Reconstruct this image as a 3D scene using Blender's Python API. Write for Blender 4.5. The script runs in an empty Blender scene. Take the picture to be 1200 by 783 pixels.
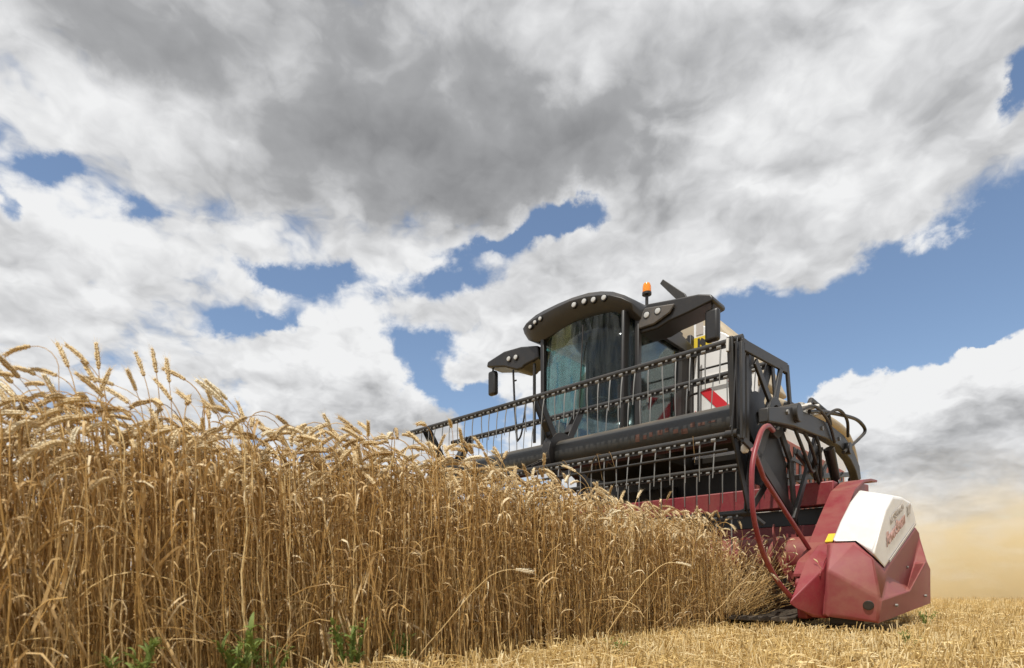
import bpy, bmesh, math, random
import numpy as np
from mathutils import Vector, Matrix

R = math.radians
C = bpy.context.scene
col = C.collection

# ------------------------------------------------------------------ camera, sky, sun, exposure
cam = bpy.data.cameras.new('camera')
cam.sensor_width = 36.0
cam.lens = 20.91
cam.shift_y = 0.2488
cam.clip_start = 0.02
cam.clip_end = 3000
cam.dof.use_dof = True
cam.dof.focus_distance = 5.5
cam.dof.aperture_fstop = 4.0
co = bpy.data.objects.new('camera', cam)
co.location = (0, 0, 0.32)
co.rotation_euler = (R(90), 0, 0)
col.objects.link(co)
C.camera = co
C.view_settings.view_transform = 'Standard'
C.view_settings.look = 'None'
C.view_settings.exposure = 0.0
C.view_settings.gamma = 1.0
C.view_settings.use_curve_mapping = False

TO_SUN = Vector((-0.42, -0.80, 1.75)).normalized()
SUN_EL = math.asin(TO_SUN.z)
SUN_AZ = math.atan2(TO_SUN.x, TO_SUN.y)
sl = bpy.data.lights.new('sun', 'SUN')
sl.energy = 4.2
sl.angle = R(0.5)
sl.color = (1.0, 0.955, 0.87)
so = bpy.data.objects.new('sun', sl)
so.rotation_euler = TO_SUN.to_track_quat('Z', 'Y').to_euler()
col.objects.link(so)

BG = 0.10
W = bpy.data.worlds.new('World')
C.world = W
W.use_nodes = True
# clouds of the real sky: where it is covered or open, and where the cover is thick (azimuth, elevation, half widths in degrees, turn, amount)
COVER = [(-10.0, 43.0, 16.0, 4.0, 0, 0.5), (-27.0, 27.5, 6.0, 1.8, 0, 0.35), (-37.5, 29.4, 1.7, 0.7, 10, -0.62), (-40.7, 26.5, 1.0, 0.8, 0, -0.5), (-32.6, 28.4, 1.0, 0.7, 0, -0.4), (5.6, 31.4, 4.5, 1.2, 15, -1.1), (-0.8, 29.7, 3.7, 0.6, 10, -0.7), (-6.5, 27.2, 4.1, 1.2, 5, -0.8), (-21.9, 25.9, 3.2, 1.0, -10, -0.9), (-22.9, 22.3, 3.1, 0.9, 10, -0.8), (-17.1, 26.6, 2.3, 0.6, 0, -0.5), (-10.6, 25.9, 3.6, 0.9, 0, -0.35), (-7.8, 20.3, 3.6, 3.2, 0, -1.1), (-2.5, 17.9, 3.3, 2.2, 0, -1.2), (-6.5, 22.5, 3.2, 1.1, 0, -0.3), (21.9, 22.8, 3.5, 1.8, 0, -1.0), (28.9, 21.0, 5.7, 2.6, 10, -1.2), (35.1, 22.0, 5.0, 3.5, 20, -1.3), (40.2, 22.6, 4.3, 3.2, 15, -1.3), (38.3, 18.7, 5.1, 1.7, 10, -1.0), (26.7, 18.8, 3.3, 2.6, 0, -1.0), (39.6, 33.2, 1.5, 1.9, -20, -1.25), (24.3, 36.6, 0.8, 0.5, 0, -0.45), (35.1, 7.0, 4.5, 1.9, 0, 0.5), (29.9, 16.0, 2.5, 2.1, 0, 1.2), (36.2, 13.7, 7.0, 3.1, 12, 1.5), (40.2, 15.3, 2.9, 2.3, 0, 1.2), (31.7, 22.8, 1.8, 1.8, 0, 0.6), (-17.1, 20.0, 6.0, 2.4, 0, 1.1), (-4.1, 19.9, 2.9, 1.0, -10, 0.8), (38.8, 17.7, 1.8, 0.3, 8, 0.55), (-12.1, 15.7, 7.8, 1.9, 0, 0.6), (-27.3, 19.0, 4.5, 2.6, 0, 0.5), (12.1, 41.5, 34.8, 3.2, 0, 0.5), (0.0, 35.1, 16.0, 3.0, 0, 0.6), (-26.7, 36.2, 13.1, 3.8, 0, 0.4), (28.6, 31.2, 10.1, 4.8, 0, 0.6), (8.2, 27.1, 8.8, 2.3, 15, 0.5), (-34.6, 24.2, 7.3, 2.8, 0, 0.35)]
SHADE = [(-24.0, 41.5, 20.0, 3.0, 0, 0.35), (8.0, 36.0, 12.0, 3.0, 10, 0.25), (-2.0, 38.0, 40.0, 7.5, 0, 0.30), (-29.9, 39.0, 14.2, 2.6, 0, 0.55), (-37.8, 37.2, 7.7, 2.5, 0, 0.5), (-3.3, 35.6, 12.1, 3.5, 5, 0.75), (11.4, 38.7, 8.6, 3.4, 0, 0.6), (-12.9, 37.1, 10.8, 3.1, 0, 0.55), (0.0, 33.1, 10.6, 1.7, 0, 0.4), (-9.8, 42.6, 12.6, 1.8, 0, 0.35), (20.5, 40.3, 5.8, 2.2, 0, 0.2), (-13.5, 15.2, 8.4, 1.3, 0, 0.25), (36.2, 10.6, 7.5, 2.2, 10, 0.22), (38.3, 7.7, 6.1, 2.5, 0, 0.3), (-32.8, 33.1, 6.4, 1.7, 0, 0.25), (-21.2, 31.0, 10.7, 2.3, 0, 0.25), (-23.3, 16.6, 5.5, 1.2, 0, 0.15), (-37.8, 19.4, 5.7, 1.7, 0, 0.1), (34.6, 28.0, 7.8, 2.6, 20, 0.3), (1.6, 27.3, 5.7, 1.2, 10, 0.15), (-20.8, 38.1, 3.9, 2.4, 0, -0.6), (3.3, 41.6, 4.9, 2.5, 0, -0.7), (29.2, 33.6, 7.5, 4.5, 0, -0.35), (32.3, 38.7, 10.6, 1.7, 0, -0.3), (-34.6, 25.8, 6.1, 2.7, 0, -0.3), (-16.8, 21.2, 6.2, 2.2, 0, -0.8), (35.1, 16.0, 6.6, 2.2, 12, -1.1), (20.5, 35.0, 4.3, 2.1, 0, -0.3), (11.4, 28.1, 6.3, 1.9, 20, -0.3), (-32.3, 34.2, 3.5, 1.2, 0, -0.4)]


class NT:
    """small helper for node trees"""
    def __init__(s, tree):
        s.t = tree

    def n(s, typ, **kw):
        nd = s.t.nodes.new(typ)
        for k, v in kw.items():
            setattr(nd, k, v)
        return nd

    def put(s, sock, v):
        if v is None:
            return
        if isinstance(v, bpy.types.NodeSocket):
            s.t.links.new(v, sock)
        else:
            sock.default_value = v

    def m(s, op, a, b=None, c=None, clamp=False):
        nd = s.n('ShaderNodeMath', operation=op, use_clamp=clamp)
        for i, v in enumerate((a, b, c)):
            s.put(nd.inputs[i], v)
        return nd.outputs[0]

    def v(s, op, a, b=None, c=None):
        nd = s.n('ShaderNodeVectorMath', operation=op)
        for i, x in enumerate((a, b, c)):
            s.put(nd.inputs[i], x)
        return nd.outputs['Value' if op in ('DOT_PRODUCT', 'LENGTH') else 'Vector']

    def noise(s, vec, scale, detail=4.0, rough=0.55, dist=0.0, out='Fac'):
        nd = s.n('ShaderNodeTexNoise')
        s.put(nd.inputs['Vector'], vec)
        nd.inputs['Scale'].default_value = scale
        nd.inputs['Detail'].default_value = detail
        nd.inputs['Roughness'].default_value = rough
        nd.inputs['Distortion'].default_value = dist
        return nd.outputs[out]

    def ramp(s, f, a, b, lo=0.0, hi=1.0, smooth=True):
        nd = s.n('ShaderNodeMapRange', interpolation_type='SMOOTHSTEP' if smooth else 'LINEAR')
        s.put(nd.inputs[0], f)
        for i, v in enumerate((a, b, lo, hi)):
            s.put(nd.inputs[1 + i], v)
        return nd.outputs[0]

    def mix(s, f, a, b):
        nd = s.n('ShaderNodeMix', data_type='RGBA')
        s.put(nd.inputs[0], f)
        s.put(nd.inputs[6], a)
        s.put(nd.inputs[7], b)
        return nd.outputs[2]


def build_sky():
    t = W.node_tree
    t.nodes.clear()
    k = NT(t)
    out = k.n('ShaderNodeOutputWorld')
    bg = k.n('ShaderNodeBackground')
    bg.inputs['Strength'].default_value = BG
    t.links.new(bg.outputs[0], out.inputs[0])
    sky = k.n('ShaderNodeTexSky', sky_type='NISHITA')
    sky.sun_disc = False
    sky.sun_elevation = SUN_EL
    sky.sun_rotation = SUN_AZ
    sky.air_density = 1.0
    sky.dust_density = 0.6
    sky.ozone_density = 1.6
    tc = k.n('ShaderNodeTexCoord')
    d = k.v('NORMALIZE', tc.outputs['Generated'])
    sep = k.n('ShaderNodeSeparateXYZ')
    t.links.new(d, sep.inputs[0])
    x, y, z = sep.outputs
    az = k.m('ARCTAN2', x, y)
    el = k.m('ARCSINE', z)
    cb = k.n('ShaderNodeCombineXYZ')
    t.links.new(az, cb.inputs[0])
    t.links.new(el, cb.inputs[1])
    # wobble so that no patch keeps a smooth outline
    wn = k.noise(d, 8.0, 8.0, 0.62, out='Color')
    wn = k.v('SUBTRACT', wn, (0.5, 0.5, 0.5))
    p = k.v('MULTIPLY_ADD', wn, (0.20, 0.11, 0.0), cb.outputs[0])

    def field(lst, start):
        acc = start
        for (a, e, sa, se, rot, amp) in lst:
            mp = k.n('ShaderNodeMapping', vector_type='TEXTURE')
            mp.inputs['Location'].default_value = (R(a), R(e), 0)
            mp.inputs['Rotation'].default_value = (0, 0, R(rot))
            mp.inputs['Scale'].default_value = (R(sa), R(se), 1)
            sp = k.v('MULTIPLY', p, (1, 1, 0))
            t.links.new(sp, mp.inputs[0])
            r2 = k.v('DOT_PRODUCT', mp.outputs[0], mp.outputs[0])
            g = k.m('POWER', 0.45, r2)
            acc = k.m('MULTIPLY_ADD', g, amp, acc)
        return acc
    cover = field(COVER, 0.50)
    shade = field(SHADE, 0.0)
    # heaped texture: billows and fine noise on the direction, smaller towards the horizon
    zz = k.m('ADD', k.m('MAXIMUM', z, 0.0), 0.55)
    iz = k.m('DIVIDE', 1.0, zz)
    q = k.v('MULTIPLY', k.v('SCALE', k.v('MULTIPLY', d, (1.0, 1.0, 1.9))), (1.0, 1.0, 1.0))
    sc_ = q.node.inputs[0].links[0].from_node
    k.t.links.new(iz, sc_.inputs['Scale'])

    def billow(vec, scale, detail):
        nd = k.n('ShaderNodeTexVoronoi', voronoi_dimensions='3D', feature='F1')
        nd.inputs['Scale'].default_value = scale
        nd.inputs['Detail'].default_value = detail
        nd.inputs['Roughness'].default_value = 0.55
        nd.inputs['Lacunarity'].default_value = 2.3
        nd.normalize = True
        k.put(nd.inputs['Vector'], vec)
        return nd.outputs['Distance']
    qw = k.v('MULTIPLY_ADD', k.v('SUBTRACT', k.noise(q, 9.0, 3.0, 0.6, out='Color'), (0.5, 0.5, 0.5)), (0.09, 0.09, 0.09), q)
    up = (-0.004, -0.010, 0.040)
    n1 = k.noise(qw, 4.6, 9.0, 0.54, 0.0)
    n2 = k.noise(k.v('ADD', qw, up), 4.6, 6.0, 0.54, 0.0)
    b1 = billow(qw, 7.0, 3.0)
    b2 = billow(k.v('ADD', qw, up), 7.0, 2.0)
    nb = k.noise(q, 2.0, 2.0, 0.5, 0.0)
    nn = k.m('ADD', k.m('MULTIPLY', k.m('SUBTRACT', n1, 0.5), 3.0), k.m('MULTIPLY', k.m('SUBTRACT', 0.33, b1), 1.1))
    nn = k.m('ADD', nn, k.m('MULTIPLY', k.m('SUBTRACT', nb, 0.5), 0.6))
    dens = k.m('ADD', cover, nn)
    alpha = k.ramp(dens, 0.10, 0.56)
    # lumps bright on the side towards the sun, grey beneath; thick parts grey
    relief = k.m('ADD', k.m('MULTIPLY', k.m('SUBTRACT', n1, n2), 1.7), k.m('MULTIPLY', k.m('SUBTRACT', b2, b1), 0.95))
    thick = k.ramp(dens, 0.25, 1.4, -0.04, 0.16)
    sh = k.m('ADD', k.m('ADD', k.m('MULTIPLY', shade, 0.43), thick), k.m('MULTIPLY', k.m('SUBTRACT', b1, 0.33), 0.22))
    sh = k.m('SUBTRACT', k.m('ADD', sh, 0.11), relief, clamp=True)
    g = 1.0 / BG
    cr = k.n('ShaderNodeValToRGB')
    cr.color_ramp.interpolation = 'LINEAR'
    els = cr.color_ramp.elements
    els[0].position = 0.0
    els[0].color = (0.88, 0.885, 0.89, 1)
    els[1].position = 1.0
    els[1].color = (0.24, 0.243, 0.252, 1)
    for pos, cc in ((0.2, (0.71, 0.715, 0.725, 1)), (0.55, (0.385, 0.39, 0.40, 1))):
        e = els.new(pos)
        e.color = cc
    t.links.new(sh, cr.inputs[0])
    cloud = k.v('MULTIPLY', cr.outputs[0], (g, g, g))
    blue = k.v('MULTIPLY', sky.outputs[0], (1.55, 1.50, 1.45))
    fin = k.mix(alpha, blue, cloud)
    t.links.new(fin, bg.inputs[0])


build_sky()

# ------------------------------------------------------------------ materials
MATS = {}


def newmat(name):
    m = bpy.data.materials.new(name)
    m.use_nodes = True
    t = m.node_tree
    b = t.nodes['Principled BSDF']
    MATS[name] = m
    return m, NT(t), b


DUST = (0.40, 0.29, 0.17, 1)


def painted(name, base, rough=0.45, dust=0.35, dscale=5.0, metallic=0.0, spec=0.5, streak=False, bump=0.0, settle=0.30):
    """paint, plastic or metal with field dust lying in patches"""
    m, k, b = newmat(name)
    tc = k.n('ShaderNodeTexCoord')
    o = tc.outputs['Object']
    n1 = k.noise(o, dscale, 6.0, 0.62)
    n2 = k.noise(o, dscale * 9, 3.0, 0.6)
    f = k.m('ADD', k.m('MULTIPLY', n1, 0.7), k.m('MULTIPLY', n2, 0.3))
    f = k.ramp(f, 0.38, 0.68, dust * 0.25, dust)
    if streak:
        mp = k.n('ShaderNodeMapping')
        mp.inputs['Scale'].default_value = (14, 14, 1.2)
        k.t.links.new(o, mp.inputs[0])
        ns = k.noise(mp.outputs[0], 1.5, 4.0, 0.6)
        f = k.m('MULTIPLY', f, k.ramp(ns, 0.3, 0.7, 0.6, 1.25))
    gn = k.n('ShaderNodeNewGeometry')
    sx = k.n('ShaderNodeSeparateXYZ')
    k.t.links.new(gn.outputs['Normal'], sx.inputs[0])
    lie = k.m('MULTIPLY', k.ramp(sx.outputs[2], 0.55, 0.98), k.ramp(n1, 0.30, 0.62, 0.04, settle))
    f = k.m('MAXIMUM', f, lie)
    c = k.mix(f, (*base, 1), DUST)
    k.put(b.inputs['Base Color'], c)
    k.put(b.inputs['Roughness'], k.ramp(f, 0.0, 0.6, rough, 0.85, False))
    b.inputs['Metallic'].default_value = metallic
    b.inputs['Specular IOR Level'].default_value = spec
    if bump:
        bp = k.n('ShaderNodeBump')
        bp.inputs['Strength'].default_value = bump
        bp.inputs['Distance'].default_value = 0.004
        k.put(bp.inputs['Height'], n2)
        k.t.links.new(bp.outputs[0], b.inputs['Normal'])
    return m


BLACK = painted('black_paint', (0.012, 0.012, 0.013), 0.42, 0.04, 4)
PLASTIC = painted('black_plastic', (0.014, 0.014, 0.015), 0.40, 0.035, 3)
GREY = painted('dark_grey_steel', (0.015, 0.016, 0.017), 0.45, 0.06, 6, settle=0.18)
PANEL = painted('dusty_grey_plastic', (0.06, 0.06, 0.062), 0.5, 0.15, 5)
TUBE = painted('reel_tube_paint', (0.026, 0.027, 0.026), 0.42, 0.035, 2.5, streak=False)
TINE = painted('tine_steel', (0.22, 0.22, 0.21), 0.4, 0.10, 12, metallic=0.4)
PALE = painted('pale_fittings', (0.62, 0.61, 0.57), 0.45, 0.2, 12)
RED = painted('red_paint', (0.215, 0.010, 0.024), 0.38, 0.16, 5)
TDUST_SHADE = painted('shaded_dusty_steel', (0.025, 0.021, 0.018), 0.7, 0.18, 6, settle=0.12)  # thin dust; base darkened to stand in for the shadow gap at the header foot
DRED = painted('worn_red_paint', (0.19, 0.012, 0.020), 0.5, 0.25, 6)
MAROON = painted('dusty_red_plastic', (0.23, 0.022, 0.038), 0.48, 0.34, 1.3)
WHITE = painted('white_plastic', (0.80, 0.79, 0.76), 0.4, 0.16, 2.2)
WPANEL = painted('white_paint', (0.80, 0.80, 0.79), 0.35, 0.08, 3)
TAN = painted('dusty_beige_paint', (0.44, 0.38, 0.28), 0.55, 0.45, 3)
RUBBER = painted('tyre_rubber', (0.02, 0.02, 0.02), 0.8, 0.35, 5)
HOSE = painted('hose_rubber', (0.012, 0.012, 0.012), 0.5, 0.06, 8)
CHROME = painted('piston_steel', (0.55, 0.54, 0.52), 0.2, 0.1, 10, metallic=1.0)
YELLOW = painted('yellow_sticker', (0.75, 0.55, 0.02), 0.5, 0.08, 10)
SRED = painted('red_sticker', (0.62, 0.02, 0.035), 0.45, 0.05, 10)
PGREY = painted('grey_print', (0.46, 0.43, 0.40), 0.5, 0.3, 10)
LRED = painted('red_print', (0.52, 0.30, 0.28), 0.5, 0.5, 18)
SEATM = painted('seat_cloth', (0.22, 0.04, 0.035), 0.8, 0.05, 10)
PINK = painted('dusty_red_panel', (0.36, 0.09, 0.09), 0.6, 0.45, 4)
INTER = painted('cab_lining', (0.018, 0.018, 0.019), 0.7, 0.05, 8)


def lamp_mat():
    m, k, b = newmat('lamp_lens')
    b.inputs['Base Color'].default_value = (0.50, 0.50, 0.48, 1)
    b.inputs['Roughness'].default_value = 0.12
    b.inputs['Coat Weight'].default_value = 1.0
    return m


def amber_mat():
    m, k, b = newmat('amber_lens')
    b.inputs['Base Color'].default_value = (0.85, 0.27, 0.02, 1)
    b.inputs['Roughness'].default_value = 0.15
    b.inputs['Subsurface Weight'].default_value = 0.3
    b.inputs['Subsurface Radius'].default_value = (0.05, 0.02, 0.005)
    return m


def glass_mat(name, tint, dirt=0.12, refl=1.0):
    """thin tinted pane: lets light straight through, mirrors at grazing angles, with smears of dust"""
    m = bpy.data.materials.new(name)
    m.use_nodes = True
    t = m.node_tree
    t.nodes.clear()
    k = NT(t)
    out = k.n('ShaderNodeOutputMaterial')
    tr = k.n('ShaderNodeBsdfTransparent')
    tr.inputs[0].default_value = (*tint, 1)
    gl = k.n('ShaderNodeBsdfGlossy')
    gl.inputs['Roughness'].default_value = 0.04
    gl.inputs[0].default_value = (0.9, 0.95, 1.0, 1)
    fr = k.n('ShaderNodeFresnel')
    fr.inputs[0].default_value = 1.55
    tc = k.n('ShaderNodeTexCoord')
    mp = k.n('ShaderNodeMapping')
    mp.inputs['Scale'].default_value = (7, 7, 0.55)
    mp.inputs['Rotation'].default_value = (0.0, 0.10, 0.0)
    t.links.new(tc.outputs['Object'], mp.inputs[0])
    ns = k.noise(mp.outputs[0], 2.2, 5.0, 0.65, 0.6)
    mx = k.n('ShaderNodeMixShader')
    k.put(mx.inputs[0], k.m('MULTIPLY', fr.outputs[0], refl))
    t.links.new(tr.outputs[0], mx.inputs[1])
    t.links.new(gl.outputs[0], mx.inputs[2])
    df = k.n('ShaderNodeBsdfDiffuse')
    df.inputs[0].default_value = (0.34, 0.36, 0.36, 1)
    m2 = k.n('ShaderNodeMixShader')
    k.put(m2.inputs[0], k.ramp(ns, 0.35, 0.75, 0.0, dirt))
    t.links.new(mx.outputs[0], m2.inputs[1])
    t.links.new(df.outputs[0], m2.inputs[2])
    t.links.new(m2.outputs[0], out.inputs[0])
    return m


LENS = lamp_mat()
AMBER = amber_mat()
GLASS = glass_mat('windscreen_glass', (0.62, 0.71, 0.70), 0.07, 0.38)
DGLASS = glass_mat('door_glass', (0.50, 0.57, 0.54), 0.14, 0.7)
SGLASS = glass_mat('side_glass', (0.62, 0.93, 0.86), 0.08, 0.8)


def straw_mat(name, lo, hi, trans=0.35, rough=0.6, mid=None):
    m = bpy.data.materials.new(name)
    m.use_nodes = True
    t = m.node_tree
    t.nodes.clear()
    k = NT(t)
    out = k.n('ShaderNodeOutputMaterial')
    at = k.n('ShaderNodeAttribute', attribute_name='tint')
    geo = k.n('ShaderNodeNewGeometry')
    ns = k.noise(geo.outputs['Position'], 55.0, 2.0, 0.6)
    f = k.m('ADD', k.m('MULTIPLY', at.outputs['Fac'], 0.75), k.m('MULTIPLY', ns, 0.3), clamp=True)
    if mid is None:
        c = k.mix(f, (*lo, 1), (*hi, 1))
    else:
        rp = k.n('ShaderNodeValToRGB')
        rp.color_ramp.elements[0].color = (*lo, 1)
        rp.color_ramp.elements[1].color = (*hi, 1)
        e = rp.color_ramp.elements.new(0.5)
        e.color = (*mid, 1)
        t.links.new(f, rp.inputs[0])
        c = rp.outputs[0]
    b = k.n('ShaderNodeBsdfPrincipled')
    k.put(b.inputs['Base Color'], c)
    b.inputs['Roughness'].default_value = rough
    b.inputs['Specular IOR Level'].default_value = 0.4
    tl = k.n('ShaderNodeBsdfTranslucent')
    k.put(tl.inputs[0], c)
    mx = k.n('ShaderNodeMixShader')
    mx.inputs[0].default_value = trans
    t.links.new(b.outputs[0], mx.inputs[1])
    t.links.new(tl.outputs[0], mx.inputs[2])
    t.links.new(mx.outputs[0], out.inputs[0])
    return m


STEM = straw_mat('straw_stem', (0.15, 0.07, 0.018), (0.93, 0.73, 0.38), 0.10, 0.38, (0.60, 0.37, 0.125))
LEAF = straw_mat('dry_leaf', (0.18, 0.10, 0.035), (0.93, 0.80, 0.54), 0.22, 0.6, (0.60, 0.40, 0.17))
EAR = straw_mat('wheat_ear', (0.46, 0.30, 0.13), (0.96, 0.88, 0.68), 0.25, 0.6, (0.85, 0.68, 0.40))
STUB = straw_mat('cut_straw', (0.25, 0.15, 0.045), (0.98, 0.84, 0.52), 0.2, 0.45, (0.76, 0.54, 0.21))
GREEN = straw_mat('weed_leaf', (0.10, 0.16, 0.03), (0.30, 0.38, 0.10), 0.4)
WHEAT = [STEM, LEAF, EAR]


def ground_mat():
    m, k, b = newmat('stubble_soil')
    geo = k.n('ShaderNodeNewGeometry')
    pz = geo.outputs['Position']
    n1 = k.noise(pz, 0.6, 5.0, 0.6)
    n2 = k.noise(pz, 38.0, 6.0, 0.7)
    mp = k.n('ShaderNodeMapping')
    mp.inputs['Rotation'].default_value = (0, 0, R(42.6))
    mp.inputs['Scale'].default_value = (6.5, 0.35, 1)
    k.t.links.new(pz, mp.inputs[0])
    n3 = k.noise(mp.outputs[0], 1.0, 3.0, 0.6)
    f = k.m('ADD', k.m('MULTIPLY', n2, 0.55), k.m('ADD', k.m('MULTIPLY', n1, 0.25), k.m('MULTIPLY', n3, 0.25)))
    c = k.mix(k.ramp(f, 0.34, 0.62), (0.13, 0.08, 0.03, 1), (0.50, 0.34, 0.12, 1))
    k.put(b.inputs['Base Color'], c)
    b.inputs['Roughness'].default_value = 0.95
    bp = k.n('ShaderNodeBump')
    bp.inputs['Strength'].default_value = 0.8
    bp.inputs['Distance'].default_value = 0.03
    k.put(bp.inputs['Height'], n2)
    k.t.links.new(bp.outputs[0], b.inputs['Normal'])
    return m


GROUND = ground_mat()

# ------------------------------------------------------------------ mesh helpers


class MB:
    """collects boxes, tubes and plates and links them as one mesh object"""
    def __init__(s):
        s.v = []
        s.f = []

    def add(s, vs, fs):
        o = len(s.v)
        s.v += [tuple(p) for p in vs]
        s.f += [tuple(i + o for i in f) for f in fs]
        return s

    def box(s, x0, x1, y0, y1, z0, z1):
        vs = [(x, y, z) for x in (x0, x1) for y in (y0, y1) for z in (z0, z1)]
        return s.add(vs, [(0, 1, 3, 2), (4, 6, 7, 5), (0, 4, 5, 1), (2, 3, 7, 6), (0, 2, 6, 4), (1, 5, 7, 3)])

    def hexa(s, p):
        """eight corners: four below, four above, both counter-clockwise"""
        return s.add(p, [(3, 2, 1, 0), (4, 5, 6, 7), (0, 1, 5, 4), (1, 2, 6, 5), (2, 3, 7, 6), (3, 0, 4, 7)])

    def prism(s, poly, off):
        """flat outline of 3D points pushed along a vector"""
        off = Vector(off)
        a = [Vector(p) for p in poly]
        n = len(a)
        vs = a + [p + off for p in a]
        fs = [tuple(range(n - 1, -1, -1)), tuple(range(n, 2 * n))]
        fs += [(i, (i + 1) % n, n + (i + 1) % n, n + i) for i in range(n)]
        return s.add(vs, fs)

    def tube(s, pts, r, n=10, closed=False):
        pts = [Vector(p) for p in pts]
        rs = r if isinstance(r, (list, tuple)) else [r] * len(pts)
        N = len(pts)
        up = None
        rings = []
        for i, p in enumerate(pts):
            if closed:
                t = (pts[(i + 1) % N] - pts[i - 1])
            else:
                t = pts[min(i + 1, N - 1)] - pts[max(i - 1, 0)]
            t.normalize()
            if up is None:
                up = Vector((0, 0, 1)) if abs(t.z) < 0.9 else Vector((1, 0, 0))
            a = t.cross(up)
            a.normalize()
            up = a.cross(t)
            rings.append([p + (a * math.cos(q) + up * math.sin(q)) * rs[i] for q in (2 * math.pi * j / n for j in range(n))])
        vs = [q for rg in rings for q in rg]
        fs = []
        for i in range(N if closed else N - 1):
            a, b = i * n, ((i + 1) % N) * n
            fs += [(a + j, a + (j + 1) % n, b + (j + 1) % n, b + j) for j in range(n)]
        if not closed:
            fs += [tuple(range(n - 1, -1, -1)), tuple(range((N - 1) * n, N * n))]
        return s.add(vs, fs)

    def bar(s, a, b, w, t, side=(1, 0, 0)):
        """flat bar from a to b, t thick along side, w wide across"""
        a, b, side = Vector(a), Vector(b), Vector(side).normalized()
        d = (b - a).normalized()
        c = d.cross(side).normalized()
        p = []
        for e in (a, b):
            p += [e + side * t / 2 * i + c * w / 2 * j for i, j in ((-1, -1), (1, -1), (1, 1), (-1, 1))]
        return s.hexa(p)

    def ring(s, c, r0, r1, x0, x1, n=28):
        """annulus in the plane across x (side plates, wheel rims)"""
        vs = []
        for x in (x0, x1):
            for r in (r0, r1):
                vs += [(x, c[0] + r * math.cos(2 * math.pi * j / n), c[1] + r * math.sin(2 * math.pi * j / n)) for j in range(n)]
        fs = []
        for j in range(n):
            q = (j + 1) % n
            a, b, c_, d = 0, n, 2 * n, 3 * n
            fs += [(a + j, a + q, b + q, b + j), (c_ + q, c_ + j, d + j, d + q), (b + j, b + q, d + q, d + j), (a + q, a + j, c_ + j, c_ + q)]
        return s.add(vs, fs)

    def build(s, name, mat, parent=None, bevel=0.0, smooth=False, segs=2, angle=35):
        me = bpy.data.meshes.new(name)
        me.from_pydata(s.v, [], s.f)
        bm = bmesh.new()
        bm.from_mesh(me)
        bmesh.ops.recalc_face_normals(bm, faces=bm.faces)
        bm.to_mesh(me)
        bm.free()
        me.materials.append(mat)
        o = bpy.data.objects.new(name, me)
        col.objects.link(o)
        if parent is not None:
            o.parent = parent
        if bevel:
            bv = o.modifiers.new('bevel', 'BEVEL')
            bv.width = bevel
            bv.segments = segs
            bv.limit_method = 'ANGLE'
            bv.angle_limit = R(angle)
        if smooth or bevel:
            me.polygons.foreach_set('use_smooth', [True] * len(me.polygons))
            me.set_sharp_from_angle(angle=R(40))
        return o


def curve_pts(pts, n=24):
    """smooth line through points (Catmull-Rom)"""
    P = [Vector(p) for p in pts]
    P = [P[0] * 2 - P[1]] + P + [P[-1] * 2 - P[-2]]
    out = []
    segs = len(P) - 3
    for i in range(segs):
        a, b, c, d = P[i:i + 4]
        for j in range(max(2, n // segs)):
            t = j / max(2, n // segs)
            out.append(0.5 * ((2 * b) + (c - a) * t + (2 * a - 5 * b + 4 * c - d) * t * t + (3 * b - a - 3 * c + d) * t ** 3))
    out.append(P[-2])
    return out


def disc_pts(c, ax, r, n=16):
    ax = Vector(ax).normalized()
    u = ax.orthogonal().normalized()
    w = ax.cross(u)
    return [Vector(c) + (u * math.cos(2 * math.pi * i / n) + w * math.sin(2 * math.pi * i / n)) * r for i in range(n)]


# ------------------------------------------------------------------ the field
TH = R(-42.6)
ORG = Vector((1.68, 4.5, 0))
SX = np.array([math.cos(TH), math.sin(TH)])      # to the machine's left hand, out over the stubble
SB = np.array([-math.sin(TH), math.cos(TH)])     # towards the machine's rear


def field_xy(s, b):
    return ORG.x + s * SX[0] + b * SB[0], ORG.y + s * SX[1] + b * SB[1]


def make_ground():
    bm = bmesh.new()
    rng = random.Random(3)
    rings = [0.0, 0.6, 1.0, 1.5, 2, 2.6, 3.3, 4.2, 5.4, 7, 9, 12, 16, 22, 30, 45, 70, 120, 220, 450, 1100]
    n = 72
    prev = None
    for i, r in enumerate(rings):
        if r == 0:
            prev = [bm.verts.new((0, 0, 0))]
            continue
        amp = 0.012 if r < 40 else 0.15
        cur = [bm.verts.new((r * math.cos(2 * math.pi * j / n), r * math.sin(2 * math.pi * j / n), rng.uniform(-amp, amp) if r < 300 else 0)) for j in range(n)]
        for j in range(n):
            q = (j + 1) % n
            if len(prev) == 1:
                bm.faces.new((prev[0], cur[j], cur[q]))
            else:
                bm.faces.new((prev[j], cur[j], cur[q], prev[q]))
        prev = cur
    me = bpy.data.meshes.new('field_ground')
    bm.to_mesh(me)
    bm.free()
    me.materials.append(GROUND)
    me.polygons.foreach_set('use_smooth', [True] * len(me.polygons))
    o = bpy.data.objects.new('field_ground', me)
    o['kind'] = 'structure'
    col.objects.link(o)


make_ground()

# ------------------------------------------------------------------ the combine harvester
combine = bpy.data.objects.new('combine_harvester', None)
combine.location = ORG
combine.rotation_euler = (0, 0, TH)
combine.empty_display_size = 0.5
combine['label'] = 'black, white and red combine harvester cutting into the ripe wheat with its reel raised'
combine['category'] = 'combine harvester'
col.objects.link(combine)
# local axes below: x = s (its left hand, right in the photo), y = b (to the rear), z up
S0, S1 = -5.2, -0.06
RF = -4.15      # far end of the reel


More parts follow.
